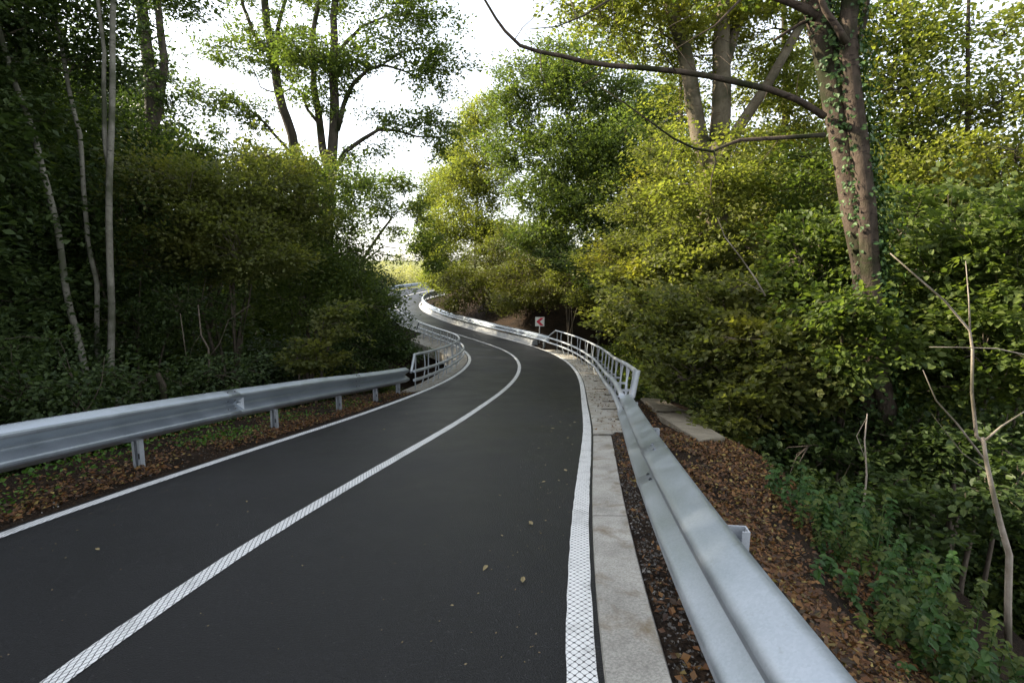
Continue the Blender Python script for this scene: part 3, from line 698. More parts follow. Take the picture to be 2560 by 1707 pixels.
slim('tall straight pale trunk that forks half way up, third from the left', [(254, 880), (254, 700), (250, 500), (250, 400), (254, 300), (258, 150), (262, 0), (270, -140)], 12, .16,
     [B2(250, -60, 12.6, 1.8, 1.6, .9, 30), B2(330, -130, 12.6, 1.6, 1.6, .9, 24)], 13,
     extra=[path2([(250, 385), (240, 300), (238, 200), (240, 120), (225, 0), (205, -90)], 12.05, .10, .06)])
# dark ivy-clad pair
t = T('dark_tree', 'dark twin-stemmed tree whose two black trunks stand against the white sky', 'tree', A2(350, 700, 20) + np.array([0, 0, -2]))
grow(t, [path2([(352, 640), (352, 450), (352, 300), (345, 180), (335, 100), (325, 0), (318, -120)], 20, .50, .34, (0, 0, -2)),
         path2([(352, 330), (366, 230), (378, 140), (368, 60), (362, 0), (350, -120)], 20.05, .30, .2)],
     [B2(345, 60, 20, 1.0, .8, 3, 26), B2(352, 300, 20, 1.3, 1.2, 2.2, 36), B2(300, -60, 20.5, 2.8, 2.4, 1.2, 30), B2(390, 240, 20.5, .8, 1, 1.6, 8), B2(290, 300, 20.5, 1.5, 1.4, 3, 30), B2(420, 10, 20.5, .7, 1, .5, 5)],
     'leaf_dark', 'bark_dark', 14, .11, 70, .55)
# leaning trunk left of the oak
t = T('leaning_tree', 'tree with a bare grey trunk curving left beside the crooked oak', 'tree', A2(690, 560, 29) + np.array([0, 0, -3]))
grow(t, [path2([(690, 620), (688, 450), (684, 385), (670, 310), (648, 250), (635, 190), (628, 130), (615, 70), (608, 0), (600, -80)], 29, .60, .34, (0, 0, -3))],
     [B2(600, 110, 29, 3.2, 2, 1.1, 46), B2(530, 130, 29, 1.5, 1.5, .7, 14), B2(640, 20, 29, 2.2, 2, 1.2, 20), B2(560, -60, 29, 2.6, 2, 1.2, 22), B2(655, 150, 29, 1.4, 1.4, .9, 24), B2(720, -40, 29, 2, 1.5, 1, 14)],
     'leaf_mid', 'bark_dark', 15, .15, 62, .62,
     limbs=[path2([(628, 130), (590, 90), (560, 20), (548, -60)], 29, .26, .14), path2([(632, 150), (640, 60), (655, 0), (660, -60)], 29, .24, .12)], wob=.05)
# the crooked oak
t = T('oak_tree', 'crooked oak, dark forked trunk, airy crown against the white sky', 'tree', A2(752, 640, 26) + np.array([0, 0, -3]))
LB_ = lambda L, a, b, Y=26: path2(L, Y, a, b)
grow(t, [path2([(750, 640), (750, 500), (757, 400), (768, 300), (766, 200), (768, 110), (765, 40), (775, -50)], 26, .66, .26, (0, 0, -3)),
         LB_([(757, 400), (742, 340), (732, 270), (722, 200), (716, 100), (735, 0), (745, -60)], .42, .16, 26.1)],
     [B2(1015, 145, 26, 1.5, 1.2, .9, 20), B2(960, 110, 26.3, 1.8, 1.4, .9, 20), B2(1000, 60, 26.2, 1.3, 1.2, .6, 8), B2(960, 180, 26, .9, .9, .35, 7),
      B2(880, 60, 26, 1.6, 1.4, 1.0, 16), B2(960, 20, 26, 1.8, 1.4, .8, 20), B2(800, 130, 25.6, 1.7, 1.4, .8, 30), B2(730, 150, 25.7, 1.5, 1.4, .7, 26), B2(690, 110, 25.7, 1.3, 1.2, .6, 16),
      B2(765, 210, 25.6, .9, .9, 1.2, 16), B2(700, 230, 25.8, .8, .8, .5, 7), B2(860, 250, 26, .9, .9, .4, 4),
      B2(1020, 300, 26, 1.0, 1, .55, 14), B2(985, 270, 26, .9, .9, .45, 8), B2(920, 290, 26, 1.1, .9, .5, 13), B2(1010, 350, 26, .8, .8, .4, 6), B2(870, 335, 26, .7, .7, .5, 6), B2(800, 360, 26, .7, .8, .4, 6),
      B2(880, -40, 26, 2.6, 2, 1.2, 30), B2(760, -30, 26, 2, 2, 1.2, 26), B2(1010, 210, 26.2, .5, .5, .3, 3), B2(560, 240, 26.3, 1.4, 1.1, .5, 14), B2(480, 225, 26.4, 1.6, 1.2, .5, 16), B2(445, 205, 26.4, .8, .8, .4, 6), B2(590, 280, 26.3, .7, .8, .4, 6), B2(530, 310, 26.5, 1.1, .8, .5, 6)],
     'leaf_mid', 'bark_dark', 16, .15, 60, .60, flat=.3,
     limbs=[LB_([(760, 400), (790, 350), (830, 322), (870, 300), (910, 303), (960, 318), (1030, 318)], .26, .06), LB_([(775, 300), (790, 240), (815, 190), (845, 158), (880, 147), (920, 158), (985, 184)], .26, .05),
            LB_([(742, 330), (728, 275), (705, 250), (690, 210), (665, 205), (645, 215)], .2, .06), LB_([(770, 130), (800, 90), (830, 60), (880, 40), (950, 30)], .2, .05),
            LB_([(910, 303), (950, 285), (1000, 275), (1020, 290)], .08, .03), LB_([(880, 147), (920, 120), (960, 110), (1010, 130)], .1, .03),
            LB_([(748, 520), (700, 400), (655, 335), (615, 285), (560, 245), (500, 230)], .22, .06, 26.3), LB_([(640, 215), (600, 200), (560, 130)], .08, .04)], wob=.07, twigr=.014)
# small tree by the road beyond the bridge, left
t = T('roadside_tree', 'small reddish-stemmed tree leaning over the road, sky showing under its crown', 'tree', A2(832, 665, 30) + np.array([0, 0, -1.5]))
grow(t, [path2([(832, 700), (834, 640), (832, 600), (850, 570), (870, 540), (900, 500)], 30, .26, .12, (0, 0, -1.5))],
     [B2(890, 420, 30, 2.0, 1.6, .8, 30), B2(850, 470, 30, 2.2, 1.6, .8, 30), B2(935, 480, 29.6, 1.5, 1.4, .9, 24), B2(965, 555, 28, 1.2, 1.1, .9, 26), B2(990, 600, 27.6, .7, .8, .6, 16), B2(880, 530, 30, 1.7, 1.5, .55, 18), B2(800, 410, 30.4, 1.6, 1.4, .8, 16), B2(950, 430, 30, .9, .9, .6, 10), B2(915, 590, 30, .9, .9, .25, 4)],
     'leaf_mid', 'bark_brown', 17, .13, 60, .5, limbs=[path2([(832, 612), (845, 595), (880, 565), (910, 570)], 30, .12, .05), path2([(838, 600), (870, 585), (920, 590), (960, 570)], 30, .08, .03)], flat=.25)
# hazel mass behind the left railing
def shrub(label, blobs, mat, seed, base, stems=5, leaf=.10, per=80, R=.5, six=False, name='hazel_bush', cat='bush', group=None, wob=.05, flat=.16, bark='twig'):
    t = T(name, label, cat, base, group); rg = np.random.default_rng(seed + 500); tr = []
    base = np.asarray(base, float)
    for i in range(stems):
        b = blobs[i % len(blobs)][0]; j = rg.normal(size=3) * .25; j[2] = 0
        P = bez(base + j, b, .25 * np.linalg.norm(b - base), 6); d = np.linalg.norm(b - base)
        tr.append((P, list(np.linspace(.014 + .006 * d, .010, 6))))
    grow(t, tr, blobs, mat, bark, seed, leaf, per, R, six, wob=wob, tname='stem', flat=flat)
    return t
def gb(px, Y, dz=0): p = A2(px, 700, Y); return (p[0], p[1], g1(p[0], p[1]) + dz)
shrub('broad hazel with patches of yellow leaves in the middle of the left bushes', [B2(430, 470, 14.6, 2.0, 1.8, 1.0, 66), B2(540, 430, 15, 2.0, 1.7, .9, 70), B2(520, 540, 13.8, 1.5, 1.4, .8, 56), B2(340, 410, 14.8, 1.1, 1.1, .6, 24), B2(590, 590, 13.6, 1.0, 1.0, .6, 24), B2(640, 380, 16, 1.3, 1.2, .6, 26), B2(620, 470, 15, 1.8, 1.6, 1.0, 60), B2(460, 590, 14.6, 1.3, 1.3, .7, 30), B2(390, 550, 15, 1.3, 1.3, .9, 30)],
      'leaf_hazel', 21, gb(520, 16), 6, .10, 90, .55)
shrub('green bush below the oak, behind the curve of the left railing', [B2(700, 480, 17, 1.9, 1.6, 1.1, 60), B2(650, 580, 16.4, 1.8, 1.5, 1.0, 60), B2(750, 600, 17, 1.7, 1.5, 1.0, 50), B2(800, 690, 17.5, 1.7, 1.4, 1.0, 55), B2(700, 700, 16, 1.5, 1.3, .9, 40), B2(760, 400, 18, 1.4, 1.2, .6, 24)],
      'leaf_mid', 22, gb(700, 18), 6, .10, 85, .55)
shrub('low dark bush whose sprays hang over the far part of the left railing', [B2(845, 748, 19, 1.3, 1.2, .8, 46), B2(912, 792, 18.6, .8, .8, .4, 26), B2(850, 800, 17.6, 1.2, 1.1, .6, 34), B2(790, 650, 20, 1.4, 1.3, .9, 44), B2(845, 680, 21, 1.1, 1.1, .6, 30), B2(835, 640, 23, 1.1, 1.2, .5, 20)],
      'leaf_dark', 23, gb(800, 19.5), 6, .10, 85, .5)
shrub('drooping hazel branch with pale leaves low beside the left guardrail end', [B2(735, 790, 12.6, .55, .6, .7, 14), B2(700, 820, 12.3, .5, .5, .5, 9), B2(780, 740, 13, .6, .6, .5, 12)],
      'leaf_hazel', 24, gb(690, 13.5), 3, .085, 55, .34, six=True)
shrub('tall dark bush in front of the slim pale trunks', [B2(330, 540, 14, 1.3, 1.3, 1.6, 46), B2(420, 690, 13.5, 1.4, 1.2, .9, 22), B2(310, 750, 13.5, 1.2, 1.1, .8, 16), B2(90, 640, 14.5, 1.5, 1.4, 1.6, 40), B2(180, 480, 15.4, 1.6, 1.4, 1.6, 40)],
      'leaf_dark', 25, gb(310, 14.8), 5, .10, 80, .55)
shrub('dim low bush behind the guardrail near the left edge of the picture', [B2(60, 880, 8.5, 1.3, 1.0, .35, 26), B2(190, 900, 9, .9, .9, .3, 12), B2(-60, 800, 8.8, 1.2, 1.1, .8, 30), B2(330, 870, 10.5, 1.1, .9, .35, 14), B2(520, 860, 11.5, 1.0, .8, .35, 14)],
      'leaf_dark', 26, gb(100, 9), 4, .09, 70, .5)
shrub('green bush rising under the two dark trunks', [B2(350, 400, 18, 1.8, 1.6, 1.3, 50), B2(430, 370, 19, 1.3, 1.3, .7, 26), B2(500, 370, 19.5, 1.7, 1.4, .6, 30), B2(600, 385, 20, 1.9, 1.5, .6, 36), B2(670, 400, 20.5, 1.3, 1.3, .7, 24)],
      'leaf_mid', 27, gb(430, 20), 6, .11, 80, .58)
# bare crooked stems in the gloom of the left wood
def stick(label, L, Y, d, ext=None, mat='dead_wood', twigs=(), group='bare stems', name='bare_sapling', cat='sapling'):
    P, r = path2(L, Y, d, d * .45, ext); t = T(name, label, cat, P[0], group); rg = np.random.default_rng(int(L[0][0] * 7 + L[0][1]))
    P, r = wobble(P, r, rg, .012); m = MB(); m.tube(P, list(r), 7); m.build('stem', M[mat], t, True)
    for tw, Y2, d2 in twigs:
        Q, q = path2(tw, Y2, d2, d2 * .3); Q, q = wobble(Q, q, rg, .012); m = MB(); m.tube(Q, list(q), 5); m.build('branch', M[mat], t, True)
stick('bare crooked sapling with a side twig in the dark under the left hazel', [(475, 900), (482, 850), (478, 800), (460, 770), (455, 700)], 11.5, .06, (0, 0, -.8), 'twig', [([(480, 820), (505, 790), (525, 735), (575, 700)], 11.4, .03)])
stick('thin bare stem curving up left of the crooked sapling', [(440, 900), (430, 850), (422, 790), (414, 720)], 11.8, .04, (0, 0, -.8), 'twig', [([(430, 850), (440, 800), (465, 760)], 11.8, .02)])
stick('thin looping twig standing up behind the left guardrail', [(195, 945), (215, 915), (232, 880), (240, 820)], 8.2, .022, (0, 0, -.5), 'twig', [([(195, 945), (180, 915), (190, 895)], 8.2, .015)])
m = MB(); P = [A2(372, 880, 9.6) - np.array([0, 0, .5]), A2(374, 886, 9.6), A2(368, 872, 9.6), A2(362, 856, 9.6)]; m.tube(P, [.06, .06, .05, .035], 8)
o = m.build('broken_stump', M['bark_brown'], None, True); tag(o, 'short broken reddish stump poking up behind the left guardrail', 'stump')

# ---------------- the right side, single trees
t = T('ivy_tree', 'big double-trunked tree with ivy climbing its bark, nearest on the right', 'tree', A2(2030, 1000, 8) + np.array([0, 0, -1.6]))
TR1 = path2([(2010, 960), (2002, 900), (1996, 700), (1988, 600), (1962, 470), (1945, 360), (1925, 260), (1908, 170), (1885, 60), (1872, -10), (1855, -140)], 8.1, .42, .34, (.05, 0, -1.6))
TR2 = path2([(2036, 935), (2018, 860), (2005, 700), (1998, 600), (1990, 470), (1975, 330), (1960, 220), (1950, 130), (1948, 60), (1955, -20), (1965, -140)], 7.85, .27, .22, (.05, 0, -1.6))
LIM = [path2([(1893, 268), (1862, 245), (1830, 228), (1765, 205), (1700, 192), (1630, 176), (1560, 164), (1470, 154), (1400, 148), (1340, 138), (1290, 126), (1240, 118), (1195, 104), (1160, 72), (1138, 45), (1110, 0), (1095, -40)], [8, 7.9, 7.8, 7.7, 7.6, 7.5, 7.4, 7.3, 7.2, 7.1, 7.0, 7.0, 6.9, 6.9, 6.9, 6.9, 6.9], .10, .024),
       path2([(1895, 310), (1850, 314), (1790, 318), (1700, 322), (1670, 333), (1640, 346), (1600, 340), (1550, 318), (1510, 292), (1440, 240), (1380, 200)], 7.7, .07, .015),
       path2([(1640, 346), (1644, 375), (1636, 410), (1634, 440), (1640, 470)], 7.7, .03, .008), path2([(1612, 342), (1612, 378), (1630, 395)], 7.7, .015, .006),
       path2([(1875, 40), (1850, 22), (1820, 10), (1780, -5), (1700, -40)], 8, .14, .06), path2([(1870, 45), (1840, 55), (1800, 80), (1775, 95)], 8.1, .06, .03),
       path2([(1945, 100), (1920, 60), (1895, 20), (1880, -20), (1860, -90)], 7.7, .10, .06), path2([(1962, 120), (1985, 40), (1995, -30)], 8.3, .12, .08),
       path2([(1700, 0), (1640, 60), (1590, 90), (1540, 120)], 7.4, .035, .008), path2([(1555, 168), (1500, 90), (1545, 60), (1640, 10)], 7.3, .02, .006),
       path2([(1400, 0), (1340, 35), (1280, 62), (1210, 68)], 7.1, .03, .008), path2([(1310, 0), (1330, 60), (1340, 100), (1370, 170)], 7.1, .014, .005),
       path2([(1240, 118), (1242, 170), (1262, 215)], 7.0, .012, .004), path2([(1455, 130), (1410, 40), (1405, -10)], 7.2, .012, .006), path2([(1740, 130), (1650, 80), (1600, 150)], 7.6, .014, .005),
       path2([(1180, 95), (1200, 70), (1240, 30), (1290, -20)], 6.9, .012, .006)]
TWS = []
rgt = np.random.default_rng(77)
for q, (a_, b_) in enumerate([(1830, 228), (1765, 205), (1700, 192), (1630, 176), (1560, 164), (1500, 157), (1440, 151), (1400, 148), (1340, 138), (1290, 126), (1240, 118), (1790, 318), (1740, 320), (1550, 318), (1600, 171), (1660, 184), (1720, 196)]):
    Yq = np.interp(a_, [1110, 1893], [6.9, 8.0]) if b_ < 300 else 7.7; dx, dy = rgt.uniform(-70, 25), rgt.uniform(18, 90) * (1 if q % 2 else -1)
    TWS.append(path2([(a_, b_), (a_ + dx * .4 + rgt.uniform(-6, 6), b_ + dy * .5), (a_ + dx, b_ + dy)], [Yq, Yq, Yq + rgt.uniform(-.2, .2)], .013, .004))
LIM += TWS
N_iv = grow(t, [TR1, TR2], [B2(1990, -160, 8.5, 2.0, 1.6, .7, 40), B2(1800, -170, 8.3, 1.8, 1.5, .6, 24), B2(1600, -150, 8, 1.4, 1.4, .5, 10)], 'leaf_mid', 'bark_brown', 31, .085, 60, .45, True, limbs=LIM, wob=.018)
def ivy(root, P, r, n, seed, side=None, spread=.12, size=.07, zmax=99):
    rg = np.random.default_rng(seed); P, r = dense(P, r, .05); i = rg.integers(0, len(P), n); i = i[P[i][:, 2] < zmax]
    a = rg.uniform(0, 2 * math.pi, len(i))
    if side is not None: a = rg.normal(side, .9, len(i))
    d = np.stack([np.cos(a), np.sin(a), np.zeros(len(i))], 1); q = np.abs(rg.normal(size=len(i))) * spread
    C = P[i] + d * (r[i] + .01 + q)[:, None]; nr = d + rg.normal(size=(len(i), 3)) * .35 + np.array([0, 0, .5]); dr = rg.normal(size=(len(i), 3)) * .6 + np.array([0, 0, -.6])
    V, Fa = leaf_arrays(C, nr, dr, size * rg.uniform(.6, 1.3, len(i)), True)
    return link('ivy', np_mesh('ivy', V, Fa, smooth=False), M['leaf_ivy'], root)
ivy(t, *TR1, 3800, 41, -.9, .07, .062); ivy(t, *TR2, 2600, 42, .2, .14, .066)
t = T('beech_tree', 'stout tree with pale mottled trunks spreading like a fan behind the long bare branch', 'tree', A2(1628, 760, 14) + np.array([0, 0, -1]))
grow(t, [path2([(1628, 800), (1632, 600), (1636, 480), (1640, 400), (1645, 330)], 14, .86, .70, (0, 0, -1)),
         path2([(1628, 400), (1608, 320), (1594, 240), (1586, 180), (1570, 110), (1548, 40), (1520, -60), (1500, -160)], 14, .46, .26),
         path2([(1648, 370), (1656, 260), (1658, 180), (1656, 110), (1660, 40), (1668, -30), (1672, -160)], 14.1, .52, .28), path2([(1658, 170), (1680, 100), (1700, 40), (1715, -40), (1730, -160)], 14.3, .3, .18),
         path2([(1652, 380), (1690, 300), (1725, 250), (1760, 200), (1800, 130), (1850, 40), (1880, -60)], 13.7, .3, .18)],
     [B2(1500, 60, 14, 1.5, 1.3, .7, 40), B2(1400, 30, 13.6, 1.3, 1.2, .5, 26), B2(1640, -70, 14, 2.4, 2, 1.0, 50), B2(1760, 70, 14.5, 1.4, 1.3, .9, 40), B2(1590, 130, 14.8, 1.2, 1, .6, 20), B2(1480, -80, 13.5, 2, 1.8, .8, 36), B2(1850, 100, 14.6, 1.4, 1.3, 1.0, 30), B2(1740, 200, 15, 1.0, 1.0, .7, 18), B2(1550, 260, 15, .8, .9, .6, 12), B2(1640, 40, 14.8, 1.5, 1.4, .6, 24), B2(1600, 440, 12.6, 1.0, .8, .5, 22), B2(1690, 420, 12.8, .9, .8, .5, 20), B2(1575, 340, 13.2, .6, .6, .35, 7), B2(1700, 330, 13, .6, .6, .35, 7)],
     'leaf_yellow', 'bark_beech', 32, .10, 80, .5, wob=.04)
t = T('ash_tree', 'large rounded green ash filling the middle above the road sign', 'tree', (*A2(1400, 700, 31)[:2], -1.0))
b0 = A2(1400, 700, 31); 
grow(t, [([np.array([b0[0], 31, -1.]), np.array([b0[0] - .2, 31, 3]), A2(1330, 420, 31), A2(1300, 250, 31)], [.28, .24, .16, .06]), ([np.array([b0[0] + .3, 31.2, -1.]), A2(1400, 560, 30.5), A2(1480, 400, 30), A2(1500, 250, 30)], [.22, .2, .12, .05])],
     [B2(1230, 190, 31, 2.4, 2, 1.8, 70), B2(1200, 330, 31, 1.9, 1.8, 1.6, 60), B2(1340, 200, 30, 2.4, 2, 1.6, 60), B2(1330, 340, 29.5, 2.6, 2, 1.7, 80), B2(1250, 450, 30, 2.2, 2, 1.5, 70), B2(1440, 330, 28.5, 2.4, 2, 1.6, 70), B2(1380, 470, 28.5, 2.4, 2, 1.4, 70), B2(1240, 545, 29.5, 1.6, 1.5, .8, 36), B2(1500, 420, 27.5, 2.0, 1.8, 1.3, 50), B2(1450, 220, 29.5, 1.8, 1.8, 1.3, 30), B2(1180, 250, 31, 1.2, 1.2, .8, 16), B2(1540, 260, 28.5, 1.7, 1.6, 1.1, 24), B2(1400, 110, 30.5, 1.8, 1.6, .9, 16), B2(1490, 530, 27, 1.8, 1.6, 1.0, 44), B2(1290, 110, 31, 1.3, 1.2, .6, 12)],
     'leaf_ash', 'bark_brown', 33, .17, 80, .85, flat=.2, wob=.06)
# hazels on the right bank, big leaves close by
shrub('near hazel whose leafy tiers droop beside the fallen slabs', [B2(1560, 760, 11, 1.1, 1.0, .45, 46), B2(1500, 700, 12, 1.0, .9, .45, 34), B2(1660, 690, 10.5, 1.1, 1, .5, 46), B2(1640, 840, 9.6, 1.0, .9, .5, 46), B2(1740, 900, 8.6, .8, .8, .45, 36), B2(1760, 780, 9, 1.0, .9, .6, 46), B2(1820, 860, 8.4, .8, .8, .5, 34), B2(1700, 980, 8.2, .45, .5, .25, 12), B2(1560, 870, 10.6, .6, .6, .3, 16)],
      'leaf_hazel', 51, (*A2(1780, 700, 10)[:2], g1(*A2(1780, 700, 10)[:2])), 7, .088, 66, .38, six=True, flat=.12)
shrub('hazel with a light green spray reaching left towards the road sign', [B2(1480, 640, 14, 1.0, .9, .5, 36), B2(1430, 720, 13.2, .5, .6, .35, 16), B2(1400, 740, 13, .35, .4, .2, 7), B2(1560, 620, 13.5, 1.2, 1.1, .6, 44), B2(1640, 590, 13, 1.2, 1.1, .7, 44), B2(1500, 760, 13, .8, .8, .5, 22), B2(1580, 540, 14, 1.2, 1.1, .6, 34)],
      'leaf_hazel', 52, (*A2(1640, 700, 13.6)[:2], g1(*A2(1640, 700, 13.6)[:2])), 6, .092, 66, .42, six=True, flat=.13)
shrub('leafy bush wrapped round the foot of the ivy tree', [B2(1920, 640, 9.4, 1.0, .9, .6, 44), B2(1930, 760, 9, .9, .8, .5, 40), B2(2060, 720, 9.3, .9, .9, .6, 36), B2(1880, 560, 10, 1.1, 1, .6, 40), B2(1950, 880, 8.8, .7, .7, .4, 24), B2(1940, 700, 7.5, .30, .3, .2, 7), B2(1985, 740, 7.4, .28, .3, .16, 7), B2(1930, 830, 7.5, .35, .3, .2, 8), B2(2030, 790, 7.4, .22, .25, .12, 4), B2(2080, 850, 9, .9, .8, .5, 26), B2(2060, 620, 9.8, .9, .9, .5, 30)],
      'leaf_mid', 53, (*A2(1950, 700, 9.6)[:2], g1(*A2(1950, 700, 9.6)[:2])), 6, .088, 66, .38, six=True, flat=.13)
shrub('green maple-like undergrowth at the right edge, half way up the picture', [B2(2200, 620, 8, 1.0, .9, .6, 46), B2(2320, 560, 7.6, .9, .9, .7, 44), B2(2300, 720, 7.4, .9, .8, .5, 40), B2(2160, 760, 8.2, .8, .8, .5, 28), B2(2360, 830, 7, .8, .8, .4, 28), B2(2200, 860, 7.8, .8, .7, .4, 22), B2(2150, 500, 9, 1.1, 1, .6, 34)],
      'leaf_mid', 54, (*A2(2300, 700, 8)[:2], g1(*A2(2300, 700, 8)[:2])), 6, .085, 66, .38, six=True, flat=.13)
shrub('bushy dark growth behind the leaf-strewn slope at the bottom right', [B2(1900, 1050, 7.6, 1.0, .8, .4, 22), B2(2080, 1020, 7.4, .9, .8, .4, 20), B2(2250, 1000, 7, .9, .8, .4, 20), B2(1820, 980, 8.4, .7, .7, .35, 16), B2(2120, 1160, 6, .8, .7, .3, 16), B2(2330, 1120, 5.8, .7, .7, .35, 14)],
      'leaf_dark', 55, (*A2(2050, 900, 8)[:2], g1(*A2(2050, 900, 8)[:2])), 5, .08, 60, .38, six=True)
# upper right canopy
def canopy(label, px, Y, blobs, mat, seed, bark='bark_brown', leaf=.11, per=80, R=.6, d=.35, top=(0, -100), flat=.18, tw=.012):
    b = A2(px, 760, Y); z = g1(b[0], b[1]); tp = A2(px + top[0], top[1], Y)
    t = T('woodland_tree', label, 'tree', (b[0], b[1], z), 'trees of the right wood')
    mid = np.array([b[0] * .6 + tp[0] * .4 + .2, Y, z + (tp[2] - z) * .5])
    grow(t, [([np.array([b[0], b[1], z - .3]), mid, tp], [d / 2, d * .4, d * .15])], blobs, mat, bark, seed, leaf, per, R, wob=.06, flat=flat, twigr=tw)
canopy('yellow-green tree crossing the upper right corner with sky glinting through', 2230, 11, [B2(2230, 260, 11, 1.5, 1.4, .8, 40), B2(2130, 380, 11, 1.4, 1.3, .8, 40), B2(2300, 400, 10.6, 1.3, 1.3, .8, 40), B2(2080, 200, 11.5, 1.2, 1.2, .8, 28), B2(2200, 60, 11.5, 1.4, 1.3, .6, 18), B2(2330, 220, 11, 1.0, 1, .6, 16), B2(2060, 60, 11.5, 1.0, 1, .7, 20), B2(2330, 60, 11.5, 1.0, 1, .6, 8)], 'leaf_yellow', 61, 'bark_dark', .095, 70, .48, .16)
canopy('green tree standing just right behind the ivy tree', 2080, 12, [B2(2070, 300, 12, 1.0, 1.2, 1.2, 36), B2(2090, 470, 11.6, 1.3, 1.2, .9, 44), B2(2200, 520, 11.6, 1.4, 1.2, .8, 40), B2(2040, 140, 12, .9, 1, .9, 26), B2(1850, 420, 12.6, 1.1, 1.1, .9, 30), B2(2330, 480, 11.4, 1.2, 1, .7, 30)], 'leaf_mid', 62, 'bark_dark', .10, 75, .5, .22)
canopy('green tree filling the gap between the pale fan trunks and the ivy tree', 1800, 16, [B2(1800, 380, 16, 1.6, 1.4, 1.2, 50), B2(1760, 470, 15.5, 1.6, 1.4, 1.0, 50), B2(1850, 540, 15, 1.4, 1.3, .9, 40), B2(1720, 360, 16.6, 1.3, 1.3, .9, 26), B2(1830, 280, 16.4, 1.5, 1.4, .9, 34), B2(1690, 540, 15.5, 1.4, 1.3, .8, 36), B2(1800, 180, 17, 1.6, 1.5, .8, 26)], 'leaf_hazel', 63, 'bark_brown', .115, 75, .58, .3)
canopy('yellowish-leaved tree in front of the ash, left of the pale fan trunks', 1560, 19, [B2(1560, 440, 19, 1.7, 1.5, 1.0, 50), B2(1480, 470, 19.5, 1.5, 1.4, .8, 36), B2(1600, 500, 18, 1.4, 1.3, .8, 36), B2(1540, 330, 20, 1.5, 1.4, .9, 24), B2(1470, 560, 19, 1.3, 1.2, .7, 30), B2(1420, 600, 19.5, 1.2, 1.2, .8, 30)], 'leaf_hazel', 64, 'bark_brown', .115, 75, .58, .2)
canopy('dark green small tree shading the bank right of the road sign', 1370, 26, [B2(1370, 600, 26, 1.5, 1.4, .8, 44), B2(1440, 640, 24, 1.5, 1.3, .9, 44), B2(1500, 690, 21, 1.3, 1.3, .9, 36), B2(1300, 590, 28, 1.3, 1.3, .7, 30), B2(1400, 560, 26, 1.4, 1.3, .7, 30)], 'leaf_dark', 65, 'bark_dark', .13, 75, .6, .16, top=(0, 560))
# dead saplings and sticks, right
stick('pale broken sapling with a sawn top and thin arms at the right edge', [(2322, 1270), (2300, 1200), (2282, 1130), (2268, 1060), (2258, 1005)], 4.6, .062, (.12, 0, -1.0), 'dead_wood',
      [([(2262, 1020), (2242, 1000), (2234, 900), (2236, 800), (2228, 755), (2170, 690), (2110, 640), (2045, 582)], 4.65, .034), ([(2264, 1010), (2300, 980), (2352, 948), (2400, 930)], 4.55, .022), ([(2268, 1065), (2200, 975), (2150, 920), (2120, 850)], 4.7, .022),
       ([(2266, 1080), (2210, 1040), (2170, 990), (2140, 950)], 4.7, .012), ([(2228, 755), (2222, 690), (2218, 600)], 4.7, .016)])
stick('thin pale dead branch slanting up in front of the hazel leaves', [(1758, 680), (1735, 640), (1700, 590), (1665, 545), (1648, 500)], 8.6, .03, None, 'dead_wood', [([(1752, 672), (1715, 650), (1690, 640)], 8.6, .012)])
stick('slender dead stem standing over the nettles', [(1985, 1180), (1992, 1090), (1988, 1010), (1992, 950)], 5.6, .026, (0, 0, -.8), 'dead_wood', [([(1990, 1060), (1968, 1000), (1990, 960)], 5.6, .01)])
stick('thin horizontal dead twig near the right edge', [(2400, 815), (2352, 812), (2290, 798), (2200, 796), (2135, 797)], 4.4, .012, None, 'dead_wood')
# nettles and ivy on the slope
def herb(label, pts, seed, mat='leaf_nettle', leaf=.068, name='nettle_plant', n=14, h=.42):
    for k, (px, py, Y) in enumerate(pts):
        b = A2(px, py, Y); z = g1(b[0], b[1]); rg = np.random.default_rng(seed + k)
        t = T(name, label[k] if isinstance(label, list) else label, 'plant', (b[0], b[1], z), 'leafy plants at the foot of the right slope'); m = MB(); C = []; O = []
        for i in range(n):
            e = np.array([b[0], b[1], z]) + np.array([*(rg.normal(size=2) * .28), 0]); tp_ = e + np.array([*(rg.normal(size=2) * .12), h * rg.uniform(.7, 1.25)])
            e[2] -= .1; Q = bez(e, tp_, .05, 5); m.tube(Q, [.007, .006, .005, .004, .003], 4, False)
            for q in np.linspace(.35, 1, 7):
                p = e * (1 - q) + tp_ * q; a0 = rg.uniform(0, 6.28)
                for a in (a0, a0 + 1.57, a0 + 3.14, a0 + 4.7): C.append(p); O.append([math.cos(a), math.sin(a), -.15])
        C = np.array(C); O = np.array(O); nrm = np.array([0, 0, 1.]) + rg.normal(size=C.shape) * .25 + O * .3
        V, Fa = leaf_arrays(C, nrm, O + rg.normal(size=O.shape) * .2, leaf * rg.uniform(.6, 1.3, len(C)), True)
        link('leaves', np_mesh('leaves', V, Fa, smooth=False), M[mat], t); m.build('stems', M['leaf_nettle'], t)
NP = [(1830, 1180, 5.2), (1900, 1240, 4.7), (1980, 1300, 4.2), (2060, 1380, 3.8), (1960, 1160, 5.4), (2060, 1230, 4.7), (2130, 1460, 3.5), (2170, 1340, 4.0), (2000, 1080, 6.0), (2230, 1520, 3.3), (2100, 1120, 5.6), (2260, 1420, 3.7), (2330, 1560, 3.1), (1880, 1110, 5.9)]
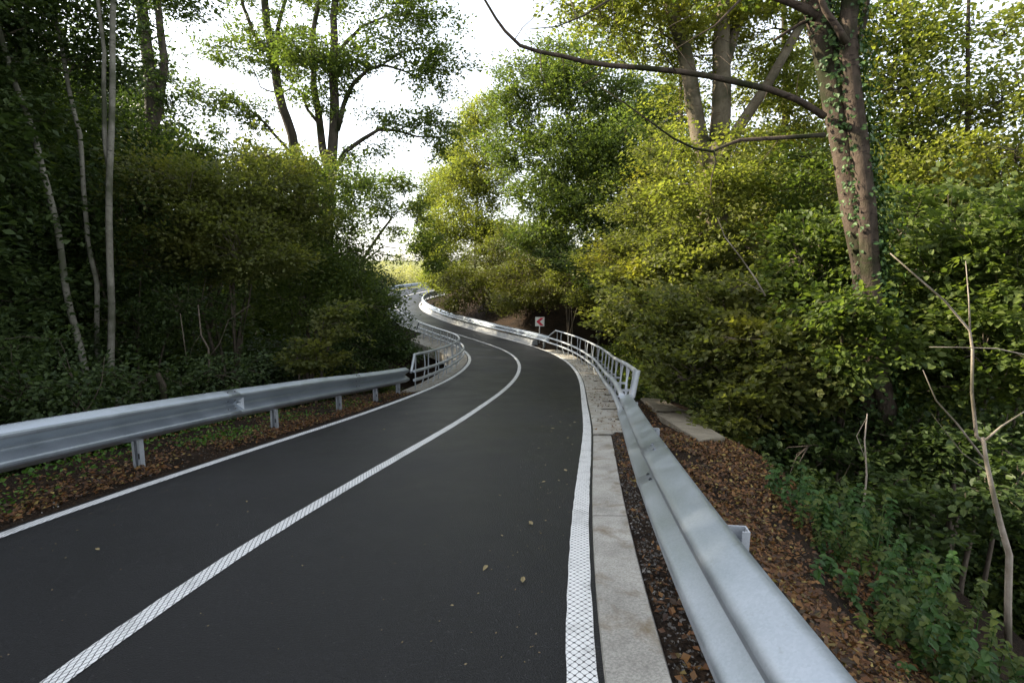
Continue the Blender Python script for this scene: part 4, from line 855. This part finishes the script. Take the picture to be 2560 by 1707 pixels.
NL = ['highest clump of nettles next to the leaf-covered slope', 'nettle clump just below the highest one on the slope', 'nettle clump half way down the slope edge', 'nettles hanging over the brown leaves in the lower part of the slope', 'nettle clump in front of the ivy tree foot',
      'dim nettle clump behind the middle of the slope', 'nettle clump close to the bottom edge beside the brown leaves', 'nettle clump right of the middle ones', 'tall plant rising in the hollow below the ivy tree', 'nettle clump at the very bottom right slope', 'dark plant deep in the hollow', 'nettle clump below the broken sapling', 'lowest nettle clump in the right corner', 'small plant left of the slender dead stem']
herb(NL[::2], NP[::2], 700)
herb(NL[1::2], NP[1::2], 750, 'leaf_mid', .06)

# ---------------- far bank, bushes in the warm light
shrub('sunlit brown-green bush on the bank directly above the long guardrail', [B2(1060, 640, 40, 1.6, 1.5, 1.3, 40), B2(1110, 660, 38, 1.8, 1.6, 1.3, 50), B2(1130, 590, 40, 1.8, 1.6, 1.2, 44), B2(1045, 690, 38, 1.0, 1.0, .7, 22)], 'leaf_rust', 71, (*A2(1110, 700, 40)[:2], g1(*A2(1110, 700, 40)[:2])), 6, .15, 80, .7, name='bank_bush', flat=.25)
shrub('brownish bush on the bank left of the road sign', [B2(1190, 640, 35, 1.8, 1.6, 1.2, 50), B2(1230, 600, 36, 1.7, 1.6, 1.1, 44), B2(1180, 690, 33.5, 1.4, 1.3, .7, 34), B2(1260, 670, 32.5, 1.3, 1.2, .7, 30)], 'leaf_rust', 72, (*A2(1200, 700, 35)[:2], g1(*A2(1200, 700, 35)[:2])), 6, .14, 80, .65, name='bank_bush', flat=.25)
shrub('yellow-tinged bush behind the road sign', [B2(1310, 640, 31, 1.3, 1.2, .8, 36), B2(1290, 600, 32, 1.2, 1.2, .6, 22), B2(1340, 680, 29, 1.2, 1.1, .5, 22)], 'leaf_hazel', 73, (*A2(1310, 700, 31)[:2], g1(*A2(1310, 700, 31)[:2])), 5, .13, 75, .55, name='bank_bush', flat=.25)
def fartree(label, px, Y, blobs, mat, seed, leaf=.24, R=1.1, per=70):
    blobs = [(c, r, int(n * 1.7)) for c, r, n in blobs]
    b = A2(px, 650, Y); z = g1(b[0], b[1]); t = T('sunlit_tree', label, 'tree', (b[0], b[1], z), 'sunlit trees beyond the bend')
    top = blobs[0][0]; grow(t, [([np.array([b[0], b[1], z - .3]), np.array([b[0] + .2, b[1], (z + top[2]) / 2]), top], [.16, .11, .05])], blobs, mat, 'bark_pale', seed, leaf, per, R, wob=.08, flat=.3)
fartree('sunlit yellow-green tree left of the large ash', 1090, 50, [B2(1090, 330, 50, 2.2, 2, 2.2, 44), B2(1110, 260, 50, 1.8, 1.8, 1.6, 30), B2(1060, 430, 50, 2.8, 2.2, 2.2, 60), B2(1130, 420, 50, 2.4, 2, 2.4, 50), B2(1020, 520, 50, 2.2, 2, 1.8, 40), B2(1090, 520, 49, 2.8, 2, 1.8, 60), B2(1150, 540, 48, 2.4, 2, 1.6, 50)], 'leaf_yellow', 74, .2, .95)
fartree('lower pale yellow tree at the inside of the far bend', 1000, 56, [B2(1010, 430, 56, 1.8, 1.6, 1.8, 30), B2(985, 480, 56, 1.4, 1.4, 1.6, 24), B2(1045, 370, 56, 1.8, 1.6, 1.8, 30), B2(990, 560, 56, 1.6, 1.5, 1.4, 24), B2(1030, 590, 54, 2.4, 1.8, 1.6, 46), B2(1010, 640, 54, 1.6, 1.4, 1.0, 30), B2(1050, 640, 50, 1.8, 1.6, 1.3, 40)], 'leaf_yellow', 75, .2, .95)
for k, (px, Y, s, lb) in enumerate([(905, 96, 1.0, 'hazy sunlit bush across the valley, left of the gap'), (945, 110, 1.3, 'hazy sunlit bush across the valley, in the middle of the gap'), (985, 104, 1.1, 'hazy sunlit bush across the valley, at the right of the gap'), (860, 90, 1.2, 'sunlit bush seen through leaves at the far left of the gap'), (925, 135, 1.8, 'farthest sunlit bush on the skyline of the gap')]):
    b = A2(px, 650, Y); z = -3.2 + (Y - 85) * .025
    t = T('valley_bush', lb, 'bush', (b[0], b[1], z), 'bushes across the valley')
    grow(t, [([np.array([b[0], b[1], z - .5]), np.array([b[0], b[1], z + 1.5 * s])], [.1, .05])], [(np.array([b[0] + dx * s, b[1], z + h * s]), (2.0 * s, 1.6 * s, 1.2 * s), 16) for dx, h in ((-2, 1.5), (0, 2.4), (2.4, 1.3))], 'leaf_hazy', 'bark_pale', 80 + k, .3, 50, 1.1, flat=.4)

# ---------------- woodland behind: three kinds of tree, copied one by one
def proto(seed, H, mat, bark, nb=13, low=.22, leaf=.15, per=85, spr=15, name='woodland_tree', R=.75, wide=1.0):
    t = empty(name); rg = np.random.default_rng(seed); P = [np.array([0, 0, -.6])]; 
    for i in range(1, 6): P.append(np.array([*(rg.normal(size=2) * .22 * i ** .6), H * i / 5.4]))
    blobs = []
    for i in range(nb):
        f = low + (1.0 - low) * (i + rg.random()) / nb; a = i * 2.4 + rg.random(); rr = H * .20 * wide * (1.15 - f * .6)
        blobs.append((np.array([math.cos(a) * rr, math.sin(a) * rr, H * f]), (1.6 * wide, 1.6 * wide, 1.15), spr))
    grow(t, [(P, [.17, .15, .13, .10, .07, .03])], blobs, mat, bark, seed, leaf, per, R, wob=.08)
    return t
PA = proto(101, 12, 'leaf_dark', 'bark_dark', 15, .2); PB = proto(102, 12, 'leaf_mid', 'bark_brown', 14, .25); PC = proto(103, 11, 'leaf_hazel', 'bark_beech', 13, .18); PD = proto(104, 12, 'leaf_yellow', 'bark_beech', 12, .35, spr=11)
def bproto(seed, mat, spr=20):
    t = empty('understorey_bush'); rg = np.random.default_rng(seed); blobs = [(np.array([math.cos(a) * r, math.sin(a) * r, h]), (1.1, 1.1, .8), spr) for a, r, h in ((0, .9, 1.0), (1.3, 1.1, 1.7), (2.6, .9, .9), (3.9, 1.0, 1.9), (5.2, 1.1, 1.1), (0, 0, 2.6))]
    grow(t, [(bez((0, 0, -.3), b[0], .4, 5), [.04, .03, .025, .02, .012]) for b in blobs[:5]], blobs, mat, 'twig', seed, .12, 75, .55, wob=.04, tname='stem'); return t
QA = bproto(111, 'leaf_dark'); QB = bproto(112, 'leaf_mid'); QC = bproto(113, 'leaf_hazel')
used = set()
def put(p, x, y, rz, sc, label, group, cat, dz=0):
    loc = (x, y, g1(x, y) + dz)
    if p.name not in used:
        used.add(p.name); p.location = loc; p.rotation_euler = (0, 0, rz); p.scale = (sc,) * 3; tag(p, label, cat, group); return p
    return copy_tree(p, loc, rz, sc, label, group)
LW, RW = 'trees of the dark wood on the left', 'trees of the wood on the right'
def X2(px, Y): return A2(px, 640, Y)[0]
# left wood, visible ones: (view column, distance, proto, scale)
LT_ = [(-120, 13, PA, 1.0), (-20, 17, PA, 1.1), (60, 21, PB, 1.05), (110, 16.5, PA, .95), (165, 23, PA, 1.25), (225, 18.5, PA, 1.0), (270, 26, PA, 1.35), (20, 27, PA, 1.3), (-90, 24, PA, 1.2), (130, 33, PA, 1.4), (230, 36, PB, 1.4), (310, 27, PA, .75), (480, 30, PB, .72), (570, 32, PB, .76), (660, 31, PB, .74), (735, 34, PB, .76), (610, 38, PB, .85), (520, 40, PB, .9), (700, 42, PB, .85), (420, 34, PB, .85), (-200, 18, PB, 1.1), (-160, 32, PA, 1.3)]
for k, (px, Y, p, sc) in enumerate(LT_):
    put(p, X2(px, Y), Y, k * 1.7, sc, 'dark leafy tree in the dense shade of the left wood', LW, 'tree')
# unseen trees added further left and behind, outside the frame, to shade the road
for k, (x, y, p, sc) in enumerate([(-15, 4, PA, 1.0), (-19, 9, PB, 1.1), (-14, -3, PA, 1.0), (-22, 0, PA, 1.2), (-13, 7.5, PB, .8), (-26, 6, PA, 1.3), (-12, 11, PA, .8), (-11, 1.5, PA, 1.0), (-17, 12, PA, 1.2), (-22, 14, PA, 1.3), (-10.5, 5, PA, .8), (-18, 2, PB, 1.2), (-12, -7, PA, 1.1), (-13, 10, PA, 1.05), (-14.5, 12.5, PB, 1.1), (-11.5, 8, PA, .95), (-15, 7.5, PA, 1.1), (-17.5, 15.5, PA, 1.2), (-20, 6, PB, 1.2), (-9.5, 3.2, PA, .8), (-9.8, -1, PA, .85)]):
    put(p, x, y, k * 2.1, sc, 'dark leafy tree beside the road left of the view, added to shade the asphalt', LW, 'tree')
for k, (px, Y, p, sc) in enumerate([(40, 12, QA, 1.0), (-60, 13, QA, 1.1), (130, 14, QA, .9), (230, 15.5, QA, 1.1), (300, 17, QA, 1.2), (380, 18, QB, 1.1), (470, 18.5, QA, 1.1), (560, 20, QA, 1.2), (640, 21.5, QA, 1.2), (720, 23, QA, 1.2), (790, 25, QB, 1.2), (420, 24, QB, 1.6), (520, 27, QB, 1.7), (620, 30, QB, 1.7), (700, 33, QB, 1.6), (780, 36, QB, 1.5), (340, 22, QA, 1.6), (360, 15, QA, .55), (440, 14.5, QA, .5), (560, 15.5, QA, .5), (640, 16.5, QA, .5), (800, 33, QB, 1.1), (780, 40, QB, 1.3), (820, 27, QA, .8)]):
    put(p, X2(px, Y), Y, k * 1.3, sc, 'shadowy bush in the undergrowth of the left wood', 'undergrowth bushes on the left', 'bush')
RT_ = [(1480, 40, PB, 1.15), (1600, 34, PC, 1.1), (1560, 28, PB, .85), (1700, 30, PD, 1.1), (1690, 22, PC, .95), (1790, 25, PB, 1.1), (1880, 21, PD, 1.0), (1960, 26, PC, 1.2), (2050, 20, PD, .95), (2230, 19, PC, 1.0), (2400, 22, PD, .9), (1900, 34, PB, 1.3), (2080, 33, PD, 1.2), (1400, 46, PC, 1.2), (1300, 48, PB, 1.0), (2480, 20, PB, 1.1), (2600, 13, PB, .95), (2720, 17, PC, 1.1), (2860, 12, PD, .95), (3050, 14, PB, 1.0), (3300, 11, PC, .95), (3600, 10, PB, .9), (2650, 24, PB, 1.2), (2950, 20, PC, 1.2)]
for k, (px, Y, p, sc) in enumerate(RT_):
    put(p, X2(px, Y), Y, k * 1.9 + .4, sc, 'leafy green tree deep in the wood on the right', RW, 'tree')
for k, (px, Y, p, sc) in enumerate([(1500, 24, QB, 1.0), (1580, 20, QB, 1.1), (1660, 18, QC, 1.0), (1740, 15, QB, 1.0), (1830, 13.5, QA, 1.0), (1900, 12.5, QB, 1.0), (2000, 13, QB, 1.1), (2090, 12, QB, 1.0), (2180, 11.5, QC, 1.0), (2290, 10.5, QB, 1.0), (2380, 10, QB, .9), (1700, 13, QA, .8), (1600, 15, QA, .8), (1990, 16, QB, 1.2), (2150, 16, QA, 1.3), (2300, 14, QB, 1.2), (1460, 30, QB, 1.1), (1400, 35, QC, 1.2), (1260, 43, QC, 1.3), (1180, 45, QC, 1.2), (1450, 21.5, QA, .7), (1780, 10.6, QA, .6), (2150, 9.2, QA, .6), (1960, 10.4, QA, .65), (2480, 9, QB, 1.0), (2620, 8.5, QA, .9), (2800, 8, QB, 1.0), (3050, 8, QA, 1.0)]):
    put(p, X2(px, Y), Y, k * 1.1, sc, 'green undergrowth bush between the trees on the right', 'undergrowth bushes on the right', 'bush')

def ordinal(n): return ['first', 'second', 'third', 'fourth', 'fifth', 'sixth', 'seventh', 'eighth', 'ninth', 'tenth', 'eleventh', 'twelfth', 'thirteenth', 'fourteenth', 'fifteenth', 'sixteenth', 'seventeenth', 'eighteenth', 'nineteenth', 'twentieth', 'twenty-first', 'twenty-second', 'twenty-third', 'twenty-fourth', 'twenty-fifth', 'twenty-sixth', 'twenty-seventh', 'twenty-eighth', 'twenty-ninth', 'thirtieth'][n]
for grp, text in ((LW, '{} shaded tree from the left in the wood, {}'), ('undergrowth bushes on the left', '{} dark bush from the left in the shade, {}'), (RW, '{} background tree from the left on the right side, {}'), ('undergrowth bushes on the right', '{} green bush from the left on the right side, {}')):
    os_ = [o for o in COL.objects if o.get('group') == grp]
    vis = sorted([o for o in os_ if o.location.y > 3 and abs(o.location.x / max(.1, o.location.y)) < 1.0], key=lambda o: o.location.x / o.location.y)
    for o in os_:
        if o not in vis and o.location.x > 0: o['label'] = 'leafy %s on the far right, outside the view of the photo' % o['category']
    for k, o in enumerate(vis):
        q = (o.location.x / o.location.y * F + 1280) / 1.0884
        w = next(t for lim, t in ((150, 'left of the pale slim trunks'), (270, 'behind the pale slim trunks'), (430, 'behind the dark twin trunks'), (680, 'beyond the broad yellow-patched hazel'), (900, 'near the crooked oak'), (1250, 'by the sunlit trees'), (1530, 'near the large ash'), (1720, 'behind the pale fan trunks'), (1990, 'behind the ivy tree'), (9999, 'right of the ivy tree')) if q < lim)
        o['label'] = text.format(ordinal(k), w)
# ---------------- fallen leaves and grass
def scatter(name, S, O, mat, size, hfn=None, tilt=.35, lift=.012, kind='stuff'):
    rg = np.random.default_rng(len(S)); t = np.interp(S, _s, _th); x = np.interp(S, _s, _x) + O * np.cos(t); y = np.interp(S, _s, _y) + O * np.sin(t)
    dz = np.where(O < -2.15, np.interp(S, LDS, LDZ) * np.minimum(1, (-O - 2.15) / .2), 0)
    zr = np.interp(S, _s, _z) + np.interp(S, _s, _b) * np.clip(O, -3, 3) + dz
    z = np.maximum(gz(x, y), np.where((O < 3.15) & (O > -3.85), zr - .0, -99)) + lift + (rg.random(len(S)) * .02 if lift > .002 else -.008)
    C = np.stack([x, y, z], 1); n = np.array([0, 0, 1.]) + rg.normal(size=C.shape) * tilt; d = rg.normal(size=C.shape); d[:, 2] *= .1
    V, Fa = leaf_arrays(C, n, d, size * rg.uniform(.5, 1.4, len(S)), False); V[:, 2] += .01
    return tag(link(name, np_mesh(name, V, Fa, smooth=False), M[mat]), kind=kind)
rg = np.random.default_rng(5)
U = lambda a, b, n: rg.uniform(a, b, n)
def patchy(S, O, keep):
    n = np.sin(S * 2.1 + O * 3.3) + np.sin(S * .9 - O * 4.7 + 1) + .8 * np.sin(S * 5.3 + O * 6.1 + 2) + rg.normal(size=len(S)) * .9
    m = n > keep; return S[m], O[m]
S = np.concatenate([U(-1, 8.5, 34000), U(-1, 12, 16000), U(-1, 7.6, 2600), U(-1, 14, 15000), U(2, 14, 3500), U(BR0, BR1, 900), U(BL0, 30, 500), U(27, 50, 2500)])
O = np.concatenate([U(2.95, 5.2, 34000), U(3.0, 6.5, 16000), 2.5 + np.abs(rg.normal(size=2600)) * .3, -(2.25 + np.abs(rg.normal(size=15000)) * .5), U(-5.5, -2.3, 3500), U(2.26, 2.9, 900), U(-2.8, -2.2, 500), U(2.9, 6, 2500)])
S, O = patchy(S, O, -.8)
scatter('leaf_litter', S, O, 'litter', .040, tilt=.55)
scatter('soil_debris', np.concatenate([U(-1, 7.6, 9000), U(-1, 14, 1500)]), np.concatenate([U(2.49, 3.0, 9000), U(-2.9, -2.14, 1500)]), 'gravel', .018, tilt=.8)
scatter('road_grit', np.concatenate([U(.9, 9, 420), U(5, 20, 260), U(.9, 9, 160)]), np.concatenate([U(-2, 2, 420), U(-2, 2, 260), U(1.6, 2.07, 160)]), 'litter_dry', .011, tilt=.3, lift=.001)
# green patches of low grass and weeds on the left verge
S = []; O = []
for c, o, n, w in ((1.6, -3.3, 300, .5), (3.5, -2.95, 650, .35), (5.2, -3.4, 200, .5), (7.0, -3.05, 480, .45), (8.9, -3.1, 200, .4), (11, -3.0, 220, .6), (5.5, -3.9, 500, 2.5)):
    S.append(rg.normal(c, w, n)); O.append(rg.normal(o, .22, n))
S = np.clip(np.concatenate(S), -1, 13); O = np.clip(np.concatenate(O), -4.4, -2.42)
scatter('grass', S, O, 'grass', .05, tilt=.9, lift=.01)
# single leaves lying on the asphalt
lf = None
for k in range(46):
    s = rg.uniform(1.6, 11) if k < 36 else rg.uniform(6, 20); o = rg.uniform(-1.9, 2.0) if k % 2 else rg.uniform(1.4, 2.05)
    p = rp(s, o, .006)
    if lf is None:
        V, Fa = leaf_arrays(np.zeros((1, 3)), np.array([[0, .1, 1.]]), np.array([[1., 0, 0]]), np.array([.05]), True)
        lf = link('fallen_leaf', np_mesh('fallen_leaf', V + np.array([0, 0, .006]), Fa, smooth=False), M['litter_dry']); q = lf
    else:
        q = lf.copy(); COL.objects.link(q)
    q.location = p; q.rotation_euler = (0, rg.uniform(-.1, .1), rg.uniform(0, 6.28)); f = rg.uniform(.35, 1.1); q.scale = (f * rg.uniform(.8, 1.4), f * .7, f)
    tag(q, 'small dry leaf lying on the dark asphalt', 'fallen leaf', 'leaves scattered on the road')
